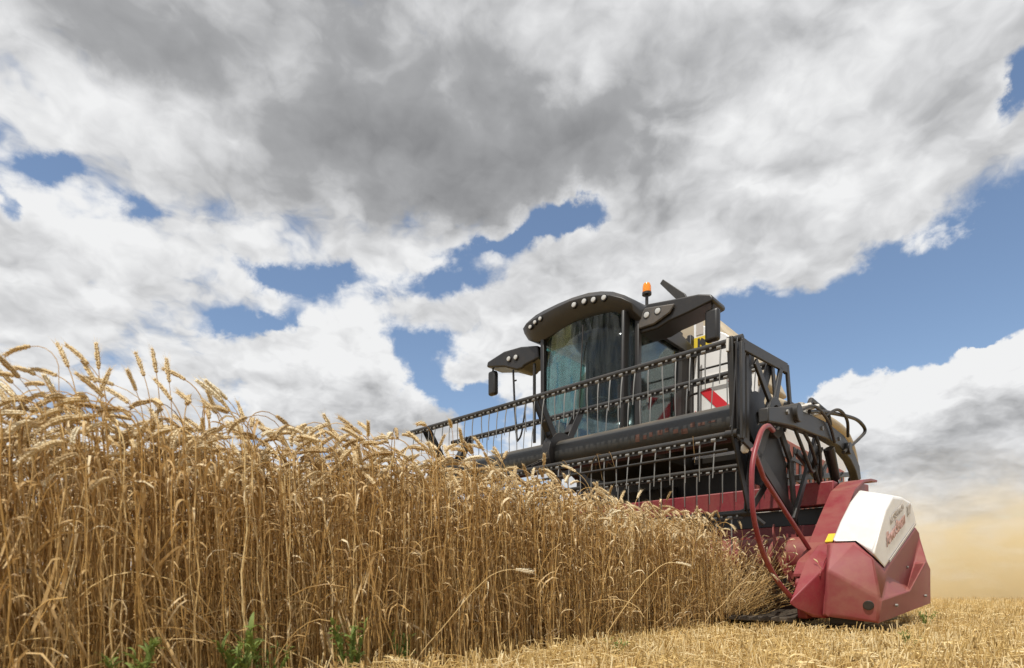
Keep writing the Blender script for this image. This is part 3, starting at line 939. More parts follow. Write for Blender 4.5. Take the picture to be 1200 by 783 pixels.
def make_body():
    # body sides
    MB().box(-3.9, -1.10, 3.28, 7.9, 1.15, 3.02).build('body', WPANEL, combine, 0.04)
    MB().box(-1.095, -1.06, 3.35, 7.6, 1.45, 2.46).build('side_panel', PINK, combine, 0.015)
    m = MB()
    for i in range(16):
        b = 3.45 + i * .26
        m.box(-1.058, -1.045, b, b + .09, 1.5, 2.40)
    for z in (1.62, 1.9, 2.18):
        m.box(-1.043, -1.03, 3.4, 7.5, z, z + .05)
    m.build('side_grille', BLACK, combine)
    # white front bulkhead beside the cab
    MB().prism([(-1.84, 3.16, 2.25), (-1.02, 3.16, 2.25), (-1.02, 3.16, 3.12), (-1.16, 3.16, 3.42), (-1.40, 3.16, 3.66), (-1.84, 3.16, 3.94)], (0, .115, 0)).build('front_bulkhead', WPANEL, combine, 0.012)
    MB().box(-3.85, -1.08, 3.22, 3.272, 1.18, 2.09).build('underside_panel', BLACK, combine, 0.01)
    fb = 3.155
    MB().box(-1.83, -1.16, fb - .012, fb, 2.50, 3.16).build('warning_board', WPANEL, combine, 0.003)
    # red diagonals on the board, as they lie on it
    def stripe(p):
        return MB().prism([(s, fb - .018, z) for s, z in p], (0, .004, 0))
    for p in ([(-1.74, 2.96), (-1.60, 2.99), (-1.24, 2.60), (-1.38, 2.56)], [(-1.36, 3.02), (-1.20, 3.07), (-1.20, 2.88)], [(-1.81, 2.52), (-1.81, 2.72), (-1.66, 2.55)]):
        stripe(p).build('red_stripe', SRED, bpy.data.objects['warning_board'])
    MB().box(-1.83, -1.585, fb - .006, fb, 3.49, 3.71).build('safety_sticker', YELLOW, combine)
    MB().prism([(-1.76, fb - .012, 3.62), (-1.72, fb - .012, 3.69), (-1.66, fb - .012, 3.64), (-1.67, fb - .012, 3.50), (-1.71, fb - .012, 3.50), (-1.72, fb - .012, 3.60)], (0, .005, 0)).build('pictogram', HOSE, combine)
    MB().box(-1.80, -1.70, fb - .004, fb, 3.74, 3.90).build('data_label', PGREY, combine)
    MB().prism([(-1.25, fb - .03, 3.10), (-1.02, fb - .03, 3.10), (-1.02, fb - .03, 3.36), (-1.12, fb - .03, 3.36)], (0, .028, 0)).build('bulkhead_cover', BLACK, combine, 0.01)
    # ladder rails and handholds on the left platform
    MB().box(-1.85, -.95, 2.2, 3.15, 2.10, 2.16).build('platform', BLACK, combine, 0.008)
    MB().tube([(-1.70, 3.0, 2.16), (-1.69, 3.0, 3.62)], .016, 8).build('handrail', BLACK, combine, smooth=True)
    MB().tube(curve_pts([(-1.86, 2.98, 2.3), (-1.86, 2.98, 2.75), (-1.80, 2.98, 2.88), (-1.70, 2.98, 2.90)], 18), .016, 8).build('handrail', BLACK, combine, smooth=True)
    MB().tube([(-1.70, 3.02, 3.21), (-1.05, 3.02, 3.21)], .014, 8).build('handrail', BLACK, combine, smooth=True)
    # grain tank with sloping beige extension
    MB().prism([(-1.02, 3.3, 3.02), (-1.25, 3.3, 3.55), (-1.62, 3.3, 4.02), (-2.0, 3.3, 4.12), (-3.4, 3.3, 4.12), (-3.95, 3.3, 3.6), (-3.95, 3.3, 3.02)], (0, 1.15, 0)).build('grain_tank', TAN, combine, 0.05, segs=3)
    MB().prism([(-2.60, 3.62, 4.90), (-2.55, 3.62, 4.95), (-2.20, 3.62, 4.62), (-1.95, 3.62, 4.10), (-2.12, 3.62, 4.10), (-2.32, 3.62, 4.56)], (0, .05, 0)).build('tank_flap', GREY, combine, 0.008)
    # folded unloading auger along the left side, spout hanging at its end
    p = curve_pts([(-.95, 3.35, 2.75), (-.75, 3.75, 2.66), (-.62, 4.4, 2.68), (-.56, 5.2, 2.66), (-.55, 5.65, 2.54), (-.55, 5.95, 2.30), (-.55, 6.02, 2.0)], 40)
    MB().tube(p, [.072] * len(p), 20).build('unloading_auger', TAN, combine, smooth=True)
    MB().tube([(-.55, 6.02, 2.05), (-.55, 6.02, 1.90)], .085, 20).build('auger_spout', BLACK, combine, smooth=True)
    MB().box(-1.08, -.70, 3.5, 3.75, 2.5, 2.72).build('auger_support', BLACK, combine, 0.02)
    # engine deck and rear hood
    MB().prism([(-3.6, 5.3, 3.02), (-3.6, 5.3, 3.50), (-3.6, 7.2, 3.40), (-3.6, 7.9, 3.02)], (1.7, 0, 0)).build('engine_hood', WPANEL, combine, 0.05)

    def wheel(x0, x1, b, r):
        n = 48
        t = MB()
        vs = []
        prof = [(x0 + .02, r * .62), (x0, r * .75), (x0 + .03, r * .93), (x0 + .12, r * .975), (x1 - .12, r * .975), (x1 - .03, r * .93), (x1, r * .75), (x1 - .02, r * .62)]
        for x, q in prof:
            vs += [(x, b + q * math.cos(2 * math.pi * j / n), r + q * math.sin(2 * math.pi * j / n)) for j in range(n)]
        fs = []
        K = len(prof)
        for i in range(K):
            for j in range(n):
                a, c = i * n, ((i + 1) % K) * n
                fs.append((a + j, a + (j + 1) % n, c + (j + 1) % n, c + j))
        t.add(vs, fs)
        for j in range(22):
            a = 2 * math.pi * j / 22
            for xa, xb, da in ((x0 + .03, (x0 + x1) / 2, .12), (x1 - .03, (x0 + x1) / 2, .12)):
                p0 = (xa, b + r * .97 * math.cos(a), r + r * .97 * math.sin(a))
                p1 = (xb, b + r * .97 * math.cos(a + da), r + r * .97 * math.sin(a + da))
                t.bar(p0, p1, .05, .05, (0, math.cos(a), math.sin(a)))
        ty = t.build('wheel', RUBBER, combine, smooth=False)
        m = MB().ring((b, r), .09, r * .64, x0 + .09, x0 + .13, 32)
        m.ring((b, r), r * .58, r * .66, x0 + .02, x1 - .02, 32)
        m.tube([(x0 + .05, b, r), (x1 - .05, b, r)], .11, 16)
        m.build('rim', WHITE, ty, 0.005)
    wheel(-1.75, -1.08, 3.75, .88)
    wheel(-3.95, -3.28, 3.75, .88)
    wheel(-1.75, -1.30, 7.3, .60)
    wheel(-3.70, -3.25, 7.3, .60)
    MB().box(-3.4, -1.6, 3.65, 3.85, .75, 1.1).build('front_axle', BLACK, combine, 0.02)
    MB().box(-3.4, -1.6, 7.22, 7.38, .52, .80).build('rear_axle', BLACK, combine, 0.02)
    MB().box(-3.3, -1.7, 3.4, 7.8, .80, 1.16).build('chassis', BLACK, combine, 0.03)


make_header()
make_shield()
make_reel()
make_reel_arm()
make_cab()
make_body()

# ------------------------------------------------------------------ wheat
RNG = np.random.default_rng(7)


def np_tube(pts, r, n=3):
    pts = np.asarray(pts, float)
    N = len(pts)
    r = np.broadcast_to(np.asarray(r, float), (N,))
    t = np.gradient(pts, axis=0)
    t /= np.linalg.norm(t, axis=1)[:, None] + 1e-9
    up = np.array([0.0, 1.0, 0.0])
    a = np.cross(t, up)
    a /= np.linalg.norm(a, axis=1)[:, None] + 1e-9
    b = np.cross(a, t)
    q = 2 * np.pi * np.arange(n) / n
    v = pts[:, None] + (a[:, None] * np.cos(q)[None, :, None] + b[:, None] * np.sin(q)[None, :, None]) * r[:, None, None]
    v = v.reshape(-1, 3)
    f = []
    for i in range(N - 1):
        for j in range(n):
            k = (j + 1) % n
            A, B, Cc, D = i * n + j, i * n + k, (i + 1) * n + k, (i + 1) * n + j
            f += [(A, B, Cc), (A, Cc, D)]
    return v, np.array(f, int)


def np_ribbon(pts, w, side):
    pts = np.asarray(pts, float)
    N = len(pts)
    w = np.asarray(w, float)
    v = np.empty((2 * N, 3))
    v[0::2] = pts - side * w[:, None] / 2
    v[1::2] = pts + side * w[:, None] / 2
    f = []
    for i in range(N - 1):
        a = 2 * i
        f += [(a, a + 1, a + 3), (a, a + 3, a + 2)]
    return v, np.array(f, int)


def leaf_geo(rng, root, az, L, w, droop):
    n = 7
    d = np.array([math.cos(az), math.sin(az), 0])
    ang = R(rng.uniform(68, 86))
    p = np.array(root, float)
    pts, sides = [p.copy()], []
    tw = rng.uniform(-1.8, 1.8)
    for i in range(n - 1):
        p = p + (d * math.cos(ang) + np.array([0, 0, math.sin(ang)])) * L / (n - 1)
        ang = max(ang - droop / (n - 1) * rng.uniform(.4, 2.2), -1.45)
        pts.append(p.copy())
    sd = np.array([-d[1], d[0], 0])
    for i in range(n):
        q = tw * i / n
        sides.append(sd * math.cos(q) + np.array([0, 0, 1]) * math.sin(q))
    ws = w * np.array([.6, 1, 1, .9, .75, .5, .12])
    return np_ribbon(pts, ws, np.array(sides))


OCT = np.array([(0, 0, 0), (1, 0, .42), (0, 1, .42), (-1, 0, .42), (0, -1, .42), (0, 0, 1)], float)
OCF = np.array([(0, 2, 1), (0, 3, 2), (0, 4, 3), (0, 1, 4), (1, 2, 5), (2, 3, 5), (3, 4, 5), (4, 1, 5)], int)


def stalk_geo(rng, H, nod, hi=True, leaves=3, ear_len=None, neck=None, bow=None):
    """one wheat stalk growing at the origin, its ear nodding towards +x; returns stem, leaf and ear parts"""
    ear_len = ear_len or rng.uniform(.050, .076)
    neck = neck or rng.uniform(.07, .15)
    ns = 6 if hi else 4
    lean = rng.uniform(-.03, .07) if bow is None else bow
    pts = []
    for i in range(ns + 1):
        t = i / ns
        pts.append(np.array([lean * t * t * H + (rng.normal(0, .006) if 0 < i < ns else 0), rng.normal(0, .006) if 0 < i < ns else 0, H * t]))
    # neck bends over
    ang = math.atan2(2 * lean, 1)
    p = pts[-1].copy()
    m = 5 if hi else 3
    for i in range(m):
        ang += (nod * .75) / m
        p = p + np.array([math.sin(ang), 0, math.cos(ang)]) * neck / m
        pts.append(p.copy())
    r0 = rng.uniform(.0014, .0026)
    stem = np_tube(pts, np.linspace(r0, r0 * .6, len(pts)), 4 if hi else 3)
    # ear
    ev, ef = [], []
    base = p
    k = 10 if hi else 4
    axis = []
    q = base.copy()
    for i in range(k + 1):
        axis.append((q.copy(), ang))
        ang += nod * .25 / k
        q = q + np.array([math.sin(ang), 0, math.cos(ang)]) * ear_len / k
    if hi:
        off = 0
        roll = rng.uniform(0, math.pi)
        for i in range(k):
            c, a = axis[i]
            ax = np.array([math.sin(a), 0, math.cos(a)])
            ox = np.array([math.cos(a), 0, -math.sin(a)])
            oy = np.array([0, 1, 0])
            taper = 1.0 - .35 * abs(i - 3.5) / 6
            for sgn in (1, -1):
                for dd in (0, 1):
                    ph = roll + (0 if sgn > 0 else math.pi) + (dd - .5) * 1.5
                    o = ox * math.cos(ph) + oy * math.sin(ph)
                    dirv = ax * .95 + o * rng.uniform(.2, .42)
                    dirv /= np.linalg.norm(dirv)
                    e1 = np.cross(dirv, oy + .01)
                    e1 /= np.linalg.norm(e1)
                    e2 = np.cross(dirv, e1)
                    ln, wd = .0160 * taper * rng.uniform(.8, 1.25), .0038 * taper * rng.uniform(.8, 1.2)
                    cc = c + o * .0012
                    v = cc + OCT[:, :1] * wd * e1 + OCT[:, 1:2] * wd * e2 + OCT[:, 2:] * ln * dirv
                    ev.append(v)
                    ef.append(OCF + off)
                    off += 6
                    if rng.random() < .6:
                        tip = cc + dirv * (ln + rng.uniform(.006, .030))
                        b0 = cc + dirv * ln * .8
                        ev.append(np.array([b0 + e1 * .0005, b0 - e1 * .0005, tip]))
                        ef.append(np.array([(0, 1, 2)]) + off)
                        off += 3
        ear = (np.concatenate(ev), np.concatenate(ef))
    else:
        P = [a[0] for a in axis]
        ear = np_tube(P, np.array([.002, .0062, .0066, .0052, .0008]), 5)
    lv, lf, off = [], [], 0
    for i in range(leaves):
        h = (rng.uniform(.12, .9) if i % 2 else rng.uniform(.7, .99)) * H
        j = min(int(h / H * ns), ns - 1)
        root = pts[j] + (pts[j + 1] - pts[j]) * (h / H * ns - j)
        v, f = leaf_geo(rng, root, rng.uniform(0, 2 * math.pi), rng.uniform(.06, .15), rng.uniform(.004, .009), R(rng.uniform(100, 190)))
        lv.append(v)
        lf.append(f + off)
        off += len(v)
    leaf = (np.concatenate(lv), np.concatenate(lf)) if lv else (np.zeros((0, 3)), np.zeros((0, 3), int))
    return stem, leaf, ear


def join_parts(parts):
    vs, fs, ms, off = [], [], [], 0
    for mi, (v, f) in enumerate(parts):
        vs.append(v)
        fs.append(f + off)
        ms.append(np.full(len(f), mi))
        off += len(v)
    return np.concatenate(vs), np.concatenate(fs), np.concatenate(ms)


def mesh_from(name, v, f, mi, tint, mats):
    me = bpy.data.meshes.new(name)
    me.vertices.add(len(v))
    me.vertices.foreach_set('co', np.asarray(v, np.float32).ravel())
    me.loops.add(3 * len(f))
    me.loops.foreach_set('vertex_index', np.asarray(f, np.int32).ravel())
    me.polygons.add(len(f))
    me.polygons.foreach_set('loop_start', np.arange(0, 3 * len(f), 3, dtype=np.int32))
    me.polygons.foreach_set('material_index', np.asarray(mi, np.int32))
    at = me.attributes.new('tint', 'FLOAT', 'POINT')
    at.data.foreach_set('value', np.broadcast_to(np.asarray(tint, np.float32), (len(v),)).copy())
    for m in mats:
        me.materials.append(m)
    me.update(calc_edges=True)
    me.validate()
    return me


def scatter(templates, xy, z, rot, scale, tilt_dir, tilt, pick, tint):
    """copies of templates set out over the field, gathered into arrays"""
    VV, FF, MM, TT = [], [], [], []
    off = 0
    for ti, (v, f, m) in enumerate(templates):
        idx = np.nonzero(pick == ti)[0]
        if not len(idx):
            continue
        n = len(idx)
        c, s = np.cos(rot[idx]), np.sin(rot[idx])
        sc = scale[idx]
        x = v[None, :, 0] * c[:, None] - v[None, :, 1] * s[:, None]
        y = v[None, :, 0] * s[:, None] + v[None, :, 1] * c[:, None]
        zz = np.repeat(v[None, :, 2], n, 0)
        x, y, zz = x * sc[:, None], y * sc[:, None], zz * sc[:, None]
        # lean: turn about the foot
        td, ta = tilt_dir[idx], tilt[idx]
        ux, uy = np.cos(td)[:, None], np.sin(td)[:, None]
        along = x * ux + y * uy
        ca, sa = np.cos(ta)[:, None], np.sin(ta)[:, None]
        na = along * ca + zz * sa
        zz = zz * ca - along * sa
        x = x + (na - along) * ux
        y = y + (na - along) * uy
        P = np.stack([x + xy[idx, 0:1], y + xy[idx, 1:2], zz + z[idx][:, None]], -1).reshape(-1, 3)
        F = (f[None] + (np.arange(n) * len(v))[:, None, None]).reshape(-1, 3) + off
        VV.append(P)
        FF.append(F)
        MM.append(np.tile(m, n))
        TT.append(np.repeat(tint[idx], len(v)))
        off += len(P)
    return np.concatenate(VV), np.concatenate(FF), np.concatenate(MM), np.concatenate(TT)


WIND = math.atan2(-.12, -.99)      # ears nod this way


def make_crop():
    rng = random.Random(21)

    class RR:      # random.Random with normal()
        def __init__(s, r):
            s.r = r
            s.uniform = r.uniform
            s.random = r.random

        def normal(s, a, b):
            return s.r.gauss(a, b)
    g = RR(rng)
    hi = [join_parts(stalk_geo(g, g.uniform(.64, .735), R(g.uniform(30, 172)), True, 4)) for _ in range(32)]
    lo = [join_parts(stalk_geo(g, g.uniform(.62, .74), R(g.uniform(20, 160)), False, 2)) for _ in range(12)]
    litter = []
    for _ in range(10):
        parts = [leaf_geo(g, (0, 0, 0), 0, g.uniform(.12, .30), g.uniform(.005, .010), R(g.uniform(40, 160))) for _ in range(2)]
        st = np_tube([(.0 + .20 * q ** 2, .01 * math.sin(3 * q), .36 * q - .10 * q ** 4) for q in np.linspace(0, 1, 7)], [.0018] * 7, 3)
        v = np.concatenate([parts[0][0], parts[1][0] + np.array([.02, .02, .06])])
        f = np.concatenate([parts[0][1], parts[1][1] + len(parts[0][0])])
        litter.append(join_parts([st, (v, f)]))
    # stands: (s from, s to, b from, b to, per square metre, templates)
    bands = [(-.30, .03, -6.2, -.08, 900, hi), (-.75, -.30, -6.2, -.10, 600, hi), (-1.4, -.75, -6.2, -.10, 560, lo), (-2.4, -1.4, -6.6, -.12, 300, lo), (-7.0, -2.4, -7.0, -.12, 130, lo)]
    R_ = []
    for s0, s1, b0, b1, den, tp in bands:
        n = int((s1 - s0) * (b1 - b0) * den)
        s = RNG.uniform(s0, s1, n)
        b = RNG.uniform(b0, b1, n)
        # tufts: stalks grow in small bunches along drill rows
        row = np.round(s / .125) * .125
        s = np.where(RNG.random(n) < .6, row + RNG.normal(0, .018, n), s)
        if s1 > 0:
            s = np.minimum(s, .03 + RNG.normal(0, .03, n))
        X, Y = field_xy(s, b)
        keep = (Y > .35) & (np.hypot(X, Y) > 1.4)
        X, Y = X[keep], Y[keep]
        n = len(X)
        big = .5 + .5 * np.sin(X * 2.1 + 1.3 * np.sin(Y * 1.7)) * np.sin(Y * 2.6 + X)
        bb = b[keep]
        sc = np.minimum(RNG.normal(1.04, .06, n), 1.13) + .06 * (big - .5) + .10 * np.exp(-((bb + 2.6) / .9) ** 2)
        tilt = np.abs(RNG.normal(0, .07, n))
        wild = RNG.random(n) < .07
        tilt = np.where(wild, RNG.uniform(.12, .5, n), tilt)
        td = np.where(RNG.random(n) < .6, WIND + RNG.normal(0, .8, n), RNG.uniform(0, 6.28, n))
        rot = WIND + RNG.normal(0, .95, n)
        tint = np.clip(RNG.normal(.40, .30, n), 0, 1)
        R_.append(scatter(tp, np.stack([X, Y], 1), np.full(n, -.01), rot, sc, td, tilt, RNG.integers(0, len(tp), n), tint))
    # stalks already cut and tipping back over the knife into the trough
    n = 1700
    s = np.where(RNG.random(n) < .5, RNG.uniform(-3.2, .08, n), RNG.uniform(-.6, .08, n))
    b = RNG.uniform(-.18, .55, n)
    X, Y = field_xy(s, b)
    R_.append(scatter(lo, np.stack([X, Y], 1), RNG.uniform(.08, .22, n), RNG.uniform(0, 6.28, n), RNG.uniform(.6, .9, n), TH + R(90) + RNG.normal(0, .5, n), RNG.uniform(.5, 1.35, n), RNG.integers(0, len(lo), n), np.clip(RNG.normal(.30, .28, n), 0, 1)))
    # dry leaf and fallen straw tangled low in the stand
    n = 650
    s = RNG.uniform(-.45, .06, n)
    b = RNG.uniform(-6.0, -.1, n)
    X, Y = field_xy(s, b)
    keep = (Y > .5)
    X, Y = X[keep], Y[keep]
    n = len(X)
    R_.append(scatter(litter, np.stack([X, Y], 1), RNG.uniform(-.02, .35, n), RNG.uniform(0, 6.28, n), RNG.uniform(.6, 1.1, n), RNG.uniform(0, 6.28, n), RNG.uniform(0, 1.2, n), RNG.integers(0, len(litter), n), np.clip(RNG.normal(.45, .28, n), 0, 1)))
    off = 0
    V, F, M, T = [], [], [], []
    for v, f, m, t in R_:
        V.append(v)
        F.append(f + off)
        M.append(m)
        T.append(t)
        off += len(v)
    me = mesh_from('standing_wheat', np.concatenate(V), np.concatenate(F), np.concatenate(M), np.concatenate(T), WHEAT)
    o = bpy.data.objects.new('standing_wheat', me)
    o['kind'] = 'stuff'
    o['label'] = 'dense stand of ripe golden wheat with a sharp cut edge'
    o['category'] = 'wheat crop'
    col.objects.link(o)
    return g


G = make_crop()


def make_stalk_thing(kit, x, y, rz, tilt=0.0, tdir=0.0, z=0.0, sc=1.0):
    o = bpy.data.objects.new('wheat_stalk', None)
    o.empty_display_size = .1
    M = Matrix.Rotation(tilt, 3, Vector((-math.sin(tdir), math.cos(tdir), 0))) @ Matrix.Rotation(rz, 3, 'Z')
    o.location = (x, y, z)
    o.rotation_euler = M.to_euler()
    o.scale = (sc, sc, sc)
    col.objects.link(o)
    for nm, me in kit:
        c = bpy.data.objects.new(nm, me)
        c.parent = o
        col.objects.link(c)
    return o


def stalk_kit(H, nod, leaves=1, tint=.6, bow=None, ear_len=None, neck=None):
    parts = stalk_geo(G, H, nod, True, leaves, ear_len, neck=neck, bow=bow)
    kit = []
    for nm, mt, (v, f) in zip(('stem', 'leaf', 'ear'), WHEAT, parts):
        if len(v):
            kit.append((nm, mesh_from(nm, v, f, np.zeros(len(f), int), tint, [mt])))
    return kit


def make_stalks():
    # single stalks that stand clear of the crop against the sky: (s, b, height, nod in degrees, turn from the wind)
    tall = [(-.12, -4.164, .953, 118, 'highest wheat ear at the far left, hanging over to the left'),
            (-.10, -4.115, .881, 82, 'long level wheat ear under the highest ear at the far left'),
            (-.14, -4.158, .884, 78, 'wheat ear pointing left, end to end with the long level ear'),
            (-.08, -4.190, .851, 98, 'lower wheat ear pointing left at the picture edge'),
            (-.12, -4.091, .908, 28, 'nearly upright wheat ear on a bare dark straw against white cloud'),
            (-.12, -4.035, .928, 52, 'slanting wheat ear to the right of the nearly upright bare one'),
            (-.18, -4.008, .936, 4, 'small straight wheat ear just right of the slanting ear'),
            (-.10, -4.034, .877, 35, 'wheat ear below the small straight one, tipped to the left'),
            (-.08, -4.034, .838, -30, 'wheat ear below the small straight one, tipped to the right'),
            (-.14, -3.905, .935, 20, 'left of three wheat ears close together above the crop'),
            (-.20, -3.856, .972, 8, 'plump upright middle one of three wheat ears above the crop'),
            (-.14, -3.842, .933, 6, 'upright right one of three wheat ears above the crop'),
            (-.16, -3.779, .965, 70, 'wheat ear tipped sideways right of the three upright ears'),
            (-.10, -3.839, .870, 40, 'low wheat ear leaning left beneath the three upright ears'),
            (-.12, -3.673, .891, 45, 'leaning wheat ear where the crop top starts to slope down'),
            (-.14, -3.622, .862, 20, 'lone wheat ear right of the leaning one on the sloping crop top')]
    for i, (s, b, zt, nod, lab) in enumerate(tall):
        x, y = field_xy(s, b)
        th = R(nod) * .75 + 1e-4
        x += .10 * (1 - math.cos(th)) / th + .025
        o = make_stalk_thing(stalk_kit(zt - .10 * math.sin(th) / th, R(nod), 1, .35, bow=.02, neck=.10, ear_len=.075), x, y, math.pi + G.uniform(-.25, .25))
        o['label'] = lab
        o['category'] = 'wheat stalk'
        o['group'] = 'wheat ears standing clear of the crop'
    kits = [stalk_kit(G.uniform(.66, .75), R(nd), 1, G.uniform(.3, .8)) for nd in (40, 70, 90, 100, 115, 125, 140, 160)]
    for i in range(64):
        b = -4.25 + 4.0 * ((i + G.random()) / 64) ** 1.25
        s = G.uniform(-.30, .02)
        x, y = field_xy(s, b)
        o = make_stalk_thing(kits[i % 8], x, y, WIND + G.normal(0, .6), abs(G.normal(0, .06)), G.uniform(0, 6.28), 0, G.uniform(.97, 1.07) + .10 * math.exp(-((b + 2.6) / .9) ** 2))
        o['label'] = 'golden wheat stalk with nodding ear along the top front edge of the crop'
        o['category'] = 'wheat stalk'
        o['group'] = 'wheat stalks along the front edge of the crop'
    # bent and fallen straws across the front of the stand
    bent = [(.11, -3.36, .56, 95, R(60), 3.9, 'bent straw drooping its pale ear to the left across the lower crop front'),
            (.09, -3.15, .46, 60, R(34), .74, 'fallen straw slanting to the right, low in the crop front'),
            (.12, -3.80, .50, 30, R(44), 3.9, 'broken straw leaning left near the lower left corner'),
            (.06, -1.9, .52, 70, R(30), .5, 'leaning straw before the middle of the cut crop edge'),
            (.06, -.80, .58, 90, R(38), .9, 'bright bent straw leaning out at the right end of the crop')]
    for s, b, H, nod, tl, td, lab in bent:
        x, y = field_xy(s, b)
        o = make_stalk_thing(stalk_kit(H, R(nod), 1, .85, bow=.10), x, y, td + TH, tl, td + TH)
        o['label'] = lab
        o['category'] = 'wheat stalk'
        o['group'] = 'bent straws across the crop front'


make_stalks()


def make_weeds():
    spots = [(.015, -3.70, 0.19, 'bright green leafy weed at the foot of the crop, left of centre'),
             (.015, -3.60, 0.12, 'dark green weed close beside the bright leafy one'),
             (.015, -3.98, 0.16, 'green weed half hidden in straw at the lower left of the crop'),
             (.015, -3.32, 0.19, 'feathery green weed at the crop foot, right of the bright leafy one'),
             (.015, -3.08, 0.14, 'low green weed tuft at the crop base, rightmost under the stalks'),
             (.30, -2.10, .08, 'small green sprig in the stubble before the middle of the crop'),
             (1.05, 1.2, .13, 'green weed in the stubble just beside the red end shield'),
             (1.25, -.9, .09, 'tiny green sprig low in the stubble in front of the shield'),
             (2.2, .2, .09, 'grey green sprig in the stubble right of the shield')]
    for i, (s, b, h, lab) in enumerate(spots):
        x, y = field_xy(s, b)
        o = bpy.data.objects.new('weed_plant', None)
        o.empty_display_size = .05
        o.location = (x, y, 0)
        o['label'] = lab
        o['category'] = 'weed'
        col.objects.link(o)
        sv, sf, lv, lf, so_, lo_ = [], [], [], [], 0, 0
        for k in range(7):
            a = G.uniform(0, 6.28)
            d = np.array([math.cos(a), math.sin(a), 0])
            pts = [d * .01, d * .03 + np.array([0, 0, h * .5]), d * .06 + np.array([0, 0, h * G.uniform(.8, 1.15)])]
            v, f = np_tube(pts, [.003, .0025, .001], 4)
            sv.append(v)
            sf.append(f + so_)
            so_ += len(v)
            for q in range(12):
                t = G.uniform(.2, 1)
                p = pts[1] * (1 - abs(2 * t - 1)) + (pts[0] if t < .5 else pts[2]) * abs(2 * t - 1)
                v, f = leaf_geo(G, p, G.uniform(0, 6.28), h * G.uniform(.16, .36), h * G.uniform(.035, .09), R(G.uniform(30, 110)))
                lv.append(v)
                lf.append(f + lo_)
                lo_ += len(v)
        for nm, vv, ff in (('stem', sv, sf), ('foliage', lv, lf)):
            ff = np.concatenate(ff)
            me = mesh_from(nm, np.concatenate(vv), ff, np.zeros(len(ff), int), G.uniform(.3, .8), [GREEN])
            c = bpy.data.objects.new(nm, me)
            c.parent = o
            col.objects.link(c)


make_weeds()


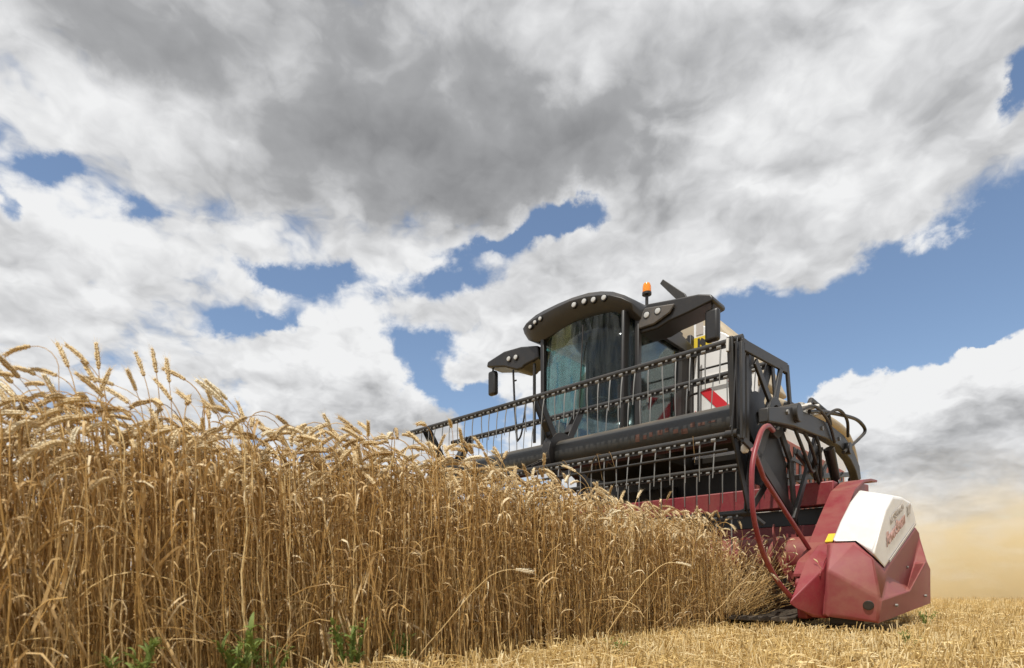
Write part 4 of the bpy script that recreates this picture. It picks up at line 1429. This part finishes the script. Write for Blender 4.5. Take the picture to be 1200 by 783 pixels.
def make_stubble():
    tp = []
    for _ in range(12):      # upright cut straws in threes
        vs, fs, off = [], [], 0
        for _ in range(3):
            h = G.uniform(.04, .105)
            dx, dy = G.uniform(-.025, .025), G.uniform(-.025, .025)
            v, f = np_tube([(dx, dy, -.01), (dx * 1.3 + G.uniform(-.012, .012), dy * 1.3, h * .5), (dx * 1.6 + G.uniform(-.02, .02), dy * 1.6 + G.uniform(-.02, .02), h)], [.0022, .0021, .0020], 4)
            vs.append(v)
            fs.append(f + off)
            off += len(v)
        tp.append((np.concatenate(vs), np.concatenate(fs), np.zeros(len(np.concatenate(fs)), int)))
    up = len(tp)
    for _ in range(14):      # loose chopped straw and chaff leaves
        vs, fs, off = [], [], 0
        for _ in range(3):
            L = G.uniform(.04, .15)
            a = G.uniform(0, 6.28)
            c = np.array([G.uniform(-.05, .05), G.uniform(-.05, .05), 0])
            d = np.array([math.cos(a), math.sin(a), G.uniform(-.25, .35)]) * L / 2
            if G.random() < .78:
                v, f = np_tube([c - d, c + np.array([0, 0, G.uniform(0, .01)]), c + d], [.0021, .0021, .002], 3)
            else:
                v, f = np_ribbon([c - d, c - d * .3 + np.array([0, 0, .012]), c + d * .4 + np.array([0, 0, .008]), c + d], np.array([.003, .006, .006, .001]), np.array([-math.sin(a), math.cos(a), .4]))
            vs.append(v)
            fs.append(f + off)
            off += len(v)
        tp.append((np.concatenate(vs), np.concatenate(fs), np.zeros(len(np.concatenate(fs)), int)))
    X, Y, Z, K, SC = [], [], [], [], []
    # distance bands from the camera: (near, far, per square metre upright, loose)
    for r0, r1, du, dl in ((.9, 2.2, 560, 420), (2.2, 4.0, 560, 380), (4.0, 7.0, 330, 190), (7, 12, 70, 60), (12, 22, 22, 16), (22, 45, 4, 3)):
        A0, A1 = R(-52), R(54)
        area = (A1 - A0) / 2 * (r1 ** 2 - r0 ** 2)
        for den, loose in ((du, False), (dl, True)):
            n = int(area * den)
            r = np.sqrt(RNG.uniform(r0 ** 2, r1 ** 2, n))
            a = RNG.uniform(A0, A1, n)
            x, y = r * np.sin(a), r * np.cos(a)
            s = (x - ORG.x) * SX[0] + (y - ORG.y) * SX[1]
            b = (x - ORG.x) * SB[0] + (y - ORG.y) * SB[1]
            if not loose:
                rs = np.round(s / .125) * .125 + RNG.normal(0, .016, n)
                x, y = ORG.x + rs * SX[0] + b * SB[0], ORG.y + rs * SX[1] + b * SB[1]
                s = rs
            cl = .5 + .5 * np.sin(s * 5.3 + 1.7 * np.sin(b * 1.9)) * np.sin(b * 3.1 + 2.0 * np.sin(s * 2.3))
            ok = (RNG.random(n) < .45 + .65 * cl) & ((s > -.02) | (b > .2)) & ~((s > -5.5) & (s < .95) & (b > -.1) & (b < 1.9) & (RNG.random(n) < .7)) & ~((s > .38) & (s < 1.0) & (b > -.02) & (b < 2.0) & (RNG.random(n) < .95))
            x, y = x[ok], y[ok]
            n = len(x)
            X.append(x)
            Y.append(y)
            Z.append(RNG.uniform(.008, .065, n) if loose else np.full(n, -.004))
            K.append(RNG.integers(up, len(tp), n) if loose else RNG.integers(0, up, n))
            SC.append(RNG.uniform(.75, 1.15, n) * (1.0 if r0 < 7 else 1.35))
    X, Y, Z, K, SC = map(np.concatenate, (X, Y, Z, K, SC))
    n = len(X)
    v, f, m, t = scatter(tp, np.stack([X, Y], 1), Z, RNG.uniform(0, 6.28, n), SC, RNG.uniform(0, 6.28, n), np.abs(RNG.normal(0, .20, n)), K, np.clip(RNG.normal(.50, .33, n), 0, 1))
    me = mesh_from('stubble', v, f, m, t, [STUB])
    o = bpy.data.objects.new('stubble', me)
    o['kind'] = 'stuff'
    o['label'] = 'pale yellow cut stubble with loose chopped straw'
    o['category'] = 'stubble'
    col.objects.link(o)


make_stubble()


# ------------------------------------------------------------------ dust behind the machine
def make_dust():
    bm = bmesh.new()
    bmesh.ops.create_cube(bm, size=2.0)
    me = bpy.data.meshes.new('dust_cloud')
    bm.to_mesh(me)
    bm.free()
    m = bpy.data.materials.new('field_dust')
    m.use_nodes = True
    t = m.node_tree
    t.nodes.clear()
    k = NT(t)
    out = k.n('ShaderNodeOutputMaterial')
    vol = k.n('ShaderNodeVolumePrincipled')
    vol.inputs['Color'].default_value = (0.87, 0.75, 0.50, 1)
    vol.inputs['Anisotropy'].default_value = 0.0
    tc = k.n('ShaderNodeTexCoord')
    o = tc.outputs['Object']
    sep = k.n('ShaderNodeSeparateXYZ')
    t.links.new(o, sep.inputs[0])
    # fades towards the sides and the top
    r = k.v('LENGTH', k.v('MULTIPLY', o, (1, 1, 0)))
    fr = k.ramp(r, 0.45, 1.0, 1.0, 0.0)
    h = k.m('MULTIPLY_ADD', sep.outputs[2], 0.5, 0.5)
    nz = k.noise(k.v('MULTIPLY', o, (2.4, 1.0, 0.35)), 2.0, 4.0, 0.6)
    h = k.m('MULTIPLY_ADD', k.m('SUBTRACT', nz, 0.5), -1.1, h)
    fz = k.m('POWER', k.m('SUBTRACT', 1.0, h, clamp=True), 1.7)
    ns = k.noise(k.v('MULTIPLY', o, (2.2, 1.0, 0.7)), 2.6, 4.0, 0.6, 0.5)
    fn = k.ramp(ns, 0.40, 0.62, 0.12, 1.9)
    d = k.m('MULTIPLY', k.m('MULTIPLY', fr, fz), k.m('MULTIPLY', fn, 0.95))
    t.links.new(d, vol.inputs['Density'])
    t.links.new(vol.outputs[0], out.inputs['Volume'])
    me.materials.append(m)
    ob = bpy.data.objects.new('dust_cloud', me)
    ob.location = (15.5, 17.0, 1.95)
    ob.scale = (12.0, 5.0, 2.0)
    ob.rotation_euler = (0, 0, R(-20))
    ob['kind'] = 'stuff'
    ob['label'] = 'tan dust cloud drifting low over the stubble behind the machine'
    ob['category'] = 'dust'
    col.objects.link(ob)


make_dust()
C.cycles.sample_clamp_direct = 8.0
C.cycles.sample_clamp_indirect = 6.0
C.cycles.volume_bounces = 3
C.cycles.volume_step_rate = 2.0
C.cycles.volume_max_steps = 64
C.cycles.max_bounces = 8
C.cycles.transparent_max_bounces = 12
